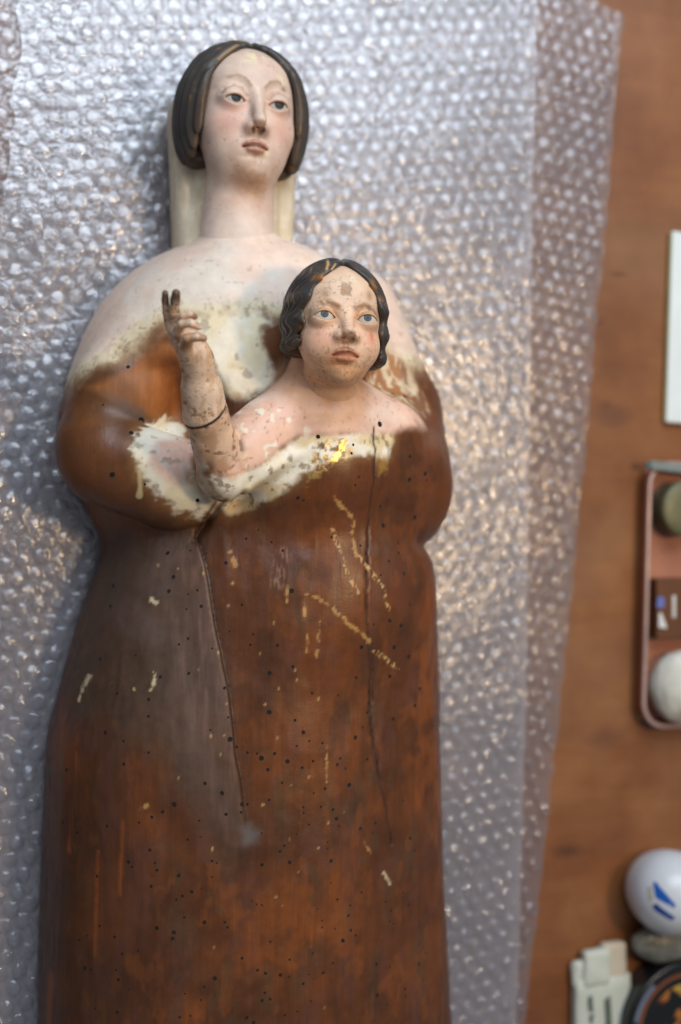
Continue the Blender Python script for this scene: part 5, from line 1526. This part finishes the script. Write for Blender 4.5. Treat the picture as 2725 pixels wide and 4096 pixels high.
t = thing("flat_brush", (193, 28, 11.6), "grey metal strip laid across the top rim of the pink tray", "metal strip", rz=math.radians(-5))
bm = bmesh.new(); box_bm(bm, (0, -2.6, 0), (60, 2.8, 2.4), 0.6)
from_bm("strip", bm, plain("grey_steel", lin(138, 150, 150), 0.4, 0.6), t)
bm = bmesh.new(); box_bm(bm, (-3.4, -2.0, 0.1), (-0.1, 2.2, 2.2), 0.8)
from_bm("tip", bm, plain("teal_tip", lin(70, 104, 108), 0.5), t)
t.name = "metal_strip"

t = thing("jar", (215, 2, 1.7), "round dark green jar at the top of the pink tray", "jar")
lathe("jar_body", [(0.01, 0), (15.5, 0), (16.4, 1.2), (16.4, 11), (15, 12.5)], plain("jar_glass", lin(70, 70, 50), 0.2), t)
lathe("lid", [(15.6, 12.2), (16.8, 12.6), (16.8, 15.6), (15.6, 16.6), (8, 16.9), (0.01, 16.9)], plain("jar_lid", lin(104, 102, 72), 0.45, 0.1, 60, 0.2), t)

t = thing("small_carton", (196, -76, 1.7), "small brown carton with white and blue marks inside the pink tray", "carton")
bm = bmesh.new(); box_bm(bm, (0, 0, 0), (46, 36, 13), 0.8)
from_bm("carton_body", bm, plain("brown_card", lin(92, 54, 28), 0.5, 0, 50, 0.12), t)
for nm, quad, c in (("blue_label", [(-0.4, 19), (5, 18.6), (5.2, 25), (0.6, 25.4)], lin(92, 108, 170)),
                    ("white_triangle", [(1.2, 7), (7.2, 6.2), (3.2, 15.6), (1.4, 15.8)], lin(206, 208, 206)),
                    ("white_bar", [(10.8, 12.5), (13.2, 12.5), (13.2, 26), (10.8, 26)], lin(196, 196, 192))):
    me = mesh_from(nm, np.array([(a, b, 13.06) for a, b in quad]) * MM, np.array([[0, 1, 2, 3]]), False)
    link(nm, me, plain(nm, c, 0.5, 0, 60, 0.05), t)

# a lumpy ball of white rag


def lump(name, r, seed, mat, parent, amp=0.16, sq=0.8, fold=0.0):
    b = bmesh.new()
    bmesh.ops.create_icosphere(b, subdivisions=5, radius=1.0)
    co = np.array([v.co[:] for v in b.verts], np.float32)
    nn = fbm(co[:, 0], co[:, 1], co[:, 2], 0.9, 4, seed) - 0.5
    if fold:
        nn = nn - fold * np.exp(-((co[:, 0] * 0.9 + 0.25 * co[:, 1] - 0.05) / 0.07) ** 2)
    for v, k in zip(b.verts, nn):
        v.co = v.co * (1 + amp * 2 * float(k))
        v.co = Vector((v.co.x * r[0], v.co.y * r[1], v.co.z * r[2])) * MM
    return from_bm(name, b, mat, parent, True)


def rag_material():
    m, nt, N, L, P = new_mat("white_rag")
    tc = N.new('ShaderNodeTexCoord')
    n = noise(N, L, 70, 4, 0.6, tc.outputs['Object'])
    s = N.new('ShaderNodeVectorMath'); s.operation = 'DISTANCE'; s.inputs[1].default_value = (-0.002, -0.016, 0.010)
    L.new(tc.outputs['Object'], s.inputs[0])
    r = ramp(N, L, n.outputs['Fac'], [(0.3, (0.50, 0.51, 0.44)), (0.7, (0.70, 0.70, 0.63))])
    k = ramp(N, L, s.outputs['Value'], [(0.0, (1, 1, 1)), (0.006, (0, 0, 0))])
    mx = nnode(N, 'ShaderNodeMix'); mx.data_type = 'RGBA'
    L.new(k.outputs[0], mx.inputs[0]); L.new(r.outputs[0], mx.inputs[6]); mx.inputs[7].default_value = (0.30, 0.11, 0.03, 1)
    L.new(mx.outputs[2], P.inputs['Base Color'])
    P.inputs['Roughness'].default_value = 0.75
    return m


rag = lump("cotton_ball", (18.5, 21.5, 13.5), 2.0, rag_material(), None, 0.10, 0.8, 0.25)
rag.location = Vector((211.5, -104.5, 15.4)) * MM
tag(rag, "rounded white wad with a rust stain in the lower end of the pink tray", "wad")

# white bottle seen from above
bt = thing("bottle", (199.0, -225, 0), "round white plastic bottle with a blue mark near the lower right corner", "bottle")
M_WH = plain("white_plastic", (0.58, 0.63, 0.68), 0.25, 0, 30, 0.03)
prof = [(0.01, 0), (14, 0), (17, 1.5), (20.5, 7), (23.4, 15)] + [(24.5 * math.cos(math.radians(t)), 24 + 24.5 * math.sin(math.radians(t))) for t in range(-15, 90, 5)] + [(0.01, 48.5)]
lathe("bottle_body", prof, M_WH, bt, 56)


def bottle_print(name, pts, mat):
    """flat print lying on the round shoulder of the bottle"""
    b = bmesh.new()
    c = np.mean(np.array(pts), 0)
    def on(p):
        p = np.array(p); p = p / np.linalg.norm(p) * 24.65
        return b.verts.new(Vector((p[0], p[1], p[2] + 24)) * MM)
    n = len(pts)
    rings = []
    for f in (1.0, 0.5):
        rings.append([on(c + (np.array(pts[i]) * (1 - t) + np.array(pts[(i + 1) % n]) * t - c) * f) for i in range(n) for t in (0, 0.33, 0.67)])
    m = len(rings[0])
    cv = on(c)
    for k in range(m):
        b.faces.new((rings[0][k], rings[0][(k + 1) % m], rings[1][(k + 1) % m], rings[1][k]))
        b.faces.new((rings[1][k], rings[1][(k + 1) % m], cv))
    bmesh.ops.recalc_face_normals(b, faces=b.faces)
    return from_bm(name, b, mat, bt, True)


M_BLUE = plain("blue_print", lin(20, 84, 168), 0.35, 0, 40, 0.1)
bottle_print("blue_mark", [(-19.3, 11.1, 10.6), (-18.1, 11.1, 12.6), (-11.6, 0.4, 21.8), (-12.1, -1.8, 21.5), (-19.9, 3.0, 14.3)], M_BLUE)
bottle_print("blue_mark", [(-21.2, -1.9, 12.5), (-19.7, -0.2, 14.9), (-10.9, -7.5, 20.8), (-12.3, -9.5, 19.2), (-20.1, -4.4, 13.7)], plain("blue_print_dark", lin(18, 62, 138), 0.35))
bottle_print("cream_mark", [(-21.8, 8.0, 8.5), (-20.3, 8.6, 11.1), (-20.9, 1.0, 13.1), (-22.1, 0.5, 11.0)], plain("cream_print", lin(176, 172, 148), 0.4))

# white paper packet with a torn top


def paper_slab(name, lo, hi, mat, parent, seed):
    """a soft folded-paper slab: rounded edges, slightly crumpled faces"""
    b = bmesh.new()
    bmesh.ops.create_cube(b, size=2.0)
    bmesh.ops.subdivide_edges(b, edges=list(b.edges), cuts=9, use_grid_fill=True)
    c = [(lo[i] + hi[i]) / 2 for i in range(3)]; h = [(hi[i] - lo[i]) / 2 for i in range(3)]
    co = np.array([v.co[:] for v in b.verts], np.float32)
    n = fbm(co[:, 0] * h[0] + 50, co[:, 1] * h[1] + 90, co[:, 2] * h[2], 11, 3, seed) - 0.5
    n2 = fbm(co[:, 0] * h[0] + 20, co[:, 1] * h[1] + 60, co[:, 2] * h[2], 11, 3, seed + 5) - 0.5
    r = 2.6
    for v, k, k2 in zip(b.verts, n, n2):
        p = [v.co[i] * h[i] for i in range(3)]
        q = [max(-(h[i] - r), min(h[i] - r, p[i])) if h[i] > r else 0.0 for i in range(3)]
        d = Vector([p[i] - q[i] for i in range(3)])
        if d.length > 1e-6:
            d = d.normalized() * min(r, min(h))
        v.co = Vector([c[0] + q[0] + d.x + 2.0 * k2 * 1.3, c[1] + q[1] + d.y + 2.0 * k, max(0.05, c[2] + q[2] + d.z + 2.4 * k * (1 if v.co.z > 0 else 0))]) * MM
    return from_bm(name, b, mat, parent, True)


ct = thing("paper_packet", (163, -290, 0), "white paper packet with a torn stepped top at the bottom right", "packet", rz=math.radians(1))
M_CT = plain("white_paper", lin(190, 196, 184), 0.6, 0, 40, 0.07)
paper_slab("packet_body", (-18.5, -60, 0), (20, 14, 9), M_CT, ct, 1.0)
paper_slab("flap", (-19, 8, 1.5), (-9, 25, 7.5), M_CT, ct, 2.0)
paper_slab("flap", (-13, 9, 2.5), (5, 31, 10), M_CT, ct, 3.0)
paper_slab("flap", (1, 8, 1.0), (17, 33, 8.5), plain("yellowed_paper", lin(188, 180, 160), 0.6, 0, 40, 0.08), ct, 4.0)
M_INK = plain("faded_green_ink", lin(84, 96, 84), 0.6, 0, 120, 0.2)
for pts in ([(-11, 4), (-8.5, 5), (-7.6, -5), (-10.5, -4)], [(-10.4, -7), (-7.2, -6), (-8.6, -12), (-9.8, -11.5)], [(-10.6, -14), (-7.0, -13.6), (-7.4, -26), (-10.2, -26)],
            [(-16, -14), (-12.6, -13.4), (-13.4, -26), (-15.6, -26)], [(0, 1), (4, 3), (5, -20), (1, -24)]):
    me = mesh_from("ink_mark", np.array([(a, b, 9.9) for a, b in pts]) * MM, np.array([[0, 3, 2, 1]]), False)
    link("ink_mark", me, M_INK, ct)

# grey crumpled plastic between bottle and tin


def bag_material():
    m, nt, N, L, P = new_mat("grey_plastic_bag")
    tc = N.new('ShaderNodeTexCoord')
    n = noise(N, L, 60, 4, 0.6, tc.outputs['Object'])
    r = ramp(N, L, n.outputs['Fac'], [(0.3, (0.10, 0.105, 0.09)), (0.7, (0.26, 0.27, 0.24))])
    L.new(r.outputs[0], P.inputs['Base Color'])
    P.inputs['Roughness'].default_value = 0.3
    bn = nnode(N, 'ShaderNodeBump'); bn.inputs['Strength'].default_value = 0.6; bn.inputs['Distance'].default_value = 0.004
    L.new(n.outputs['Fac'], bn.inputs['Height']); L.new(bn.outputs[0], P.inputs['Normal'])
    return m


bag = lump("plastic_bag", (24, 13, 9.5), 5.0, bag_material(), None, 0.22)
bag.location = Vector((205, -259, 9.6)) * MM
tag(bag, "crumpled grey plastic bag between the white bottle and the black tin", "plastic bag")

# black tin with printed lid


def tin_material():
    m, nt, N, L, P = new_mat("printed_tin_lid")
    tc = N.new('ShaderNodeTexCoord')
    sp = N.new('ShaderNodeSeparateXYZ'); L.new(tc.outputs['Object'], sp.inputs[0])
    cx = N.new('ShaderNodeCombineXYZ'); L.new(sp.outputs[0], cx.inputs[0]); L.new(sp.outputs[1], cx.inputs[1])
    ln = nnode(N, 'ShaderNodeVectorMath', operation='LENGTH'); L.new(cx.outputs[0], ln.inputs[0])
    sc = nnode(N, 'ShaderNodeMath', operation='MULTIPLY'); L.new(ln.outputs['Value'], sc.inputs[0]); sc.inputs[1].default_value = 25.0
    blk, org, blu = (0.006, 0.007, 0.008), (0.22, 0.07, 0.018), (0.10, 0.13, 0.19)
    r = ramp(N, L, sc.outputs[0], [(0.0, blk), (0.74, blk), (0.75, org), (0.79, org), (0.80, blk), (0.93, blk)])
    r.color_ramp.interpolation = 'CONSTANT'
    n = noise(N, L, 55, 3, 0.6, tc.outputs['Object'])
    k = ramp(N, L, n.outputs['Fac'], [(0.50, (0, 0, 0)), (0.54, (1, 1, 1))])
    inside = nnode(N, 'ShaderNodeMath', operation='LESS_THAN'); L.new(sc.outputs[0], inside.inputs[0]); inside.inputs[1].default_value = 0.64
    kk = nnode(N, 'ShaderNodeMath', operation='MULTIPLY'); L.new(k.outputs[0], kk.inputs[0]); L.new(inside.outputs[0], kk.inputs[1])
    n2 = noise(N, L, 30, 2, 0.5, tc.outputs['Object'])
    hue = ramp(N, L, n2.outputs['Fac'], [(0.35, (0.26, 0.04, 0.02)), (0.5, (0.34, 0.11, 0.02)), (0.62, (0.42, 0.28, 0.05))])
    mx = nnode(N, 'ShaderNodeMix'); mx.data_type = 'RGBA'
    L.new(kk.outputs[0], mx.inputs[0]); L.new(r.outputs[0], mx.inputs[6]); L.new(hue.outputs[0], mx.inputs[7])
    L.new(mx.outputs[2], P.inputs['Base Color'])
    P.inputs['Roughness'].default_value = 0.3
    return m


tn = thing("tin", (212, -308, 0), "round black tin with orange printed lid in the bottom right corner", "tin")
lathe("tin_body", [(0.01, 0), (37, 0), (38, 1), (38, 15)], plain("black_tin", (0.012, 0.013, 0.015), 0.3, 0.2), tn, 56)
lathe("lid", [(38.4, 13), (39, 14), (39, 19), (38.4, 20), (36.8, 20.2), (36, 19.4), (24, 19.4), (12, 19.4), (0.01, 19.4)], tin_material(), tn, 56)
bmx = bmesh.new()
rings = []
for k in range(13):
    a = math.radians(128 + 40 * k / 12)
    rings.append([bmx.verts.new(Vector((r * math.cos(a), r * math.sin(a), 20.45 if r > 36.5 else 19.8)) * MM) for r in (33.0, 35.9)])
for a, b in zip(rings[:-1], rings[1:]):
    bmx.faces.new((a[0], a[1], b[1], b[0]))
bmesh.ops.recalc_face_normals(bmx, faces=bmx.faces)
from_bm("blue_arc", bmx, plain("blue_grey_print", (0.12, 0.15, 0.21), 0.35), tn)
print("scene built in %.1f s" % (time.time() - _T0))
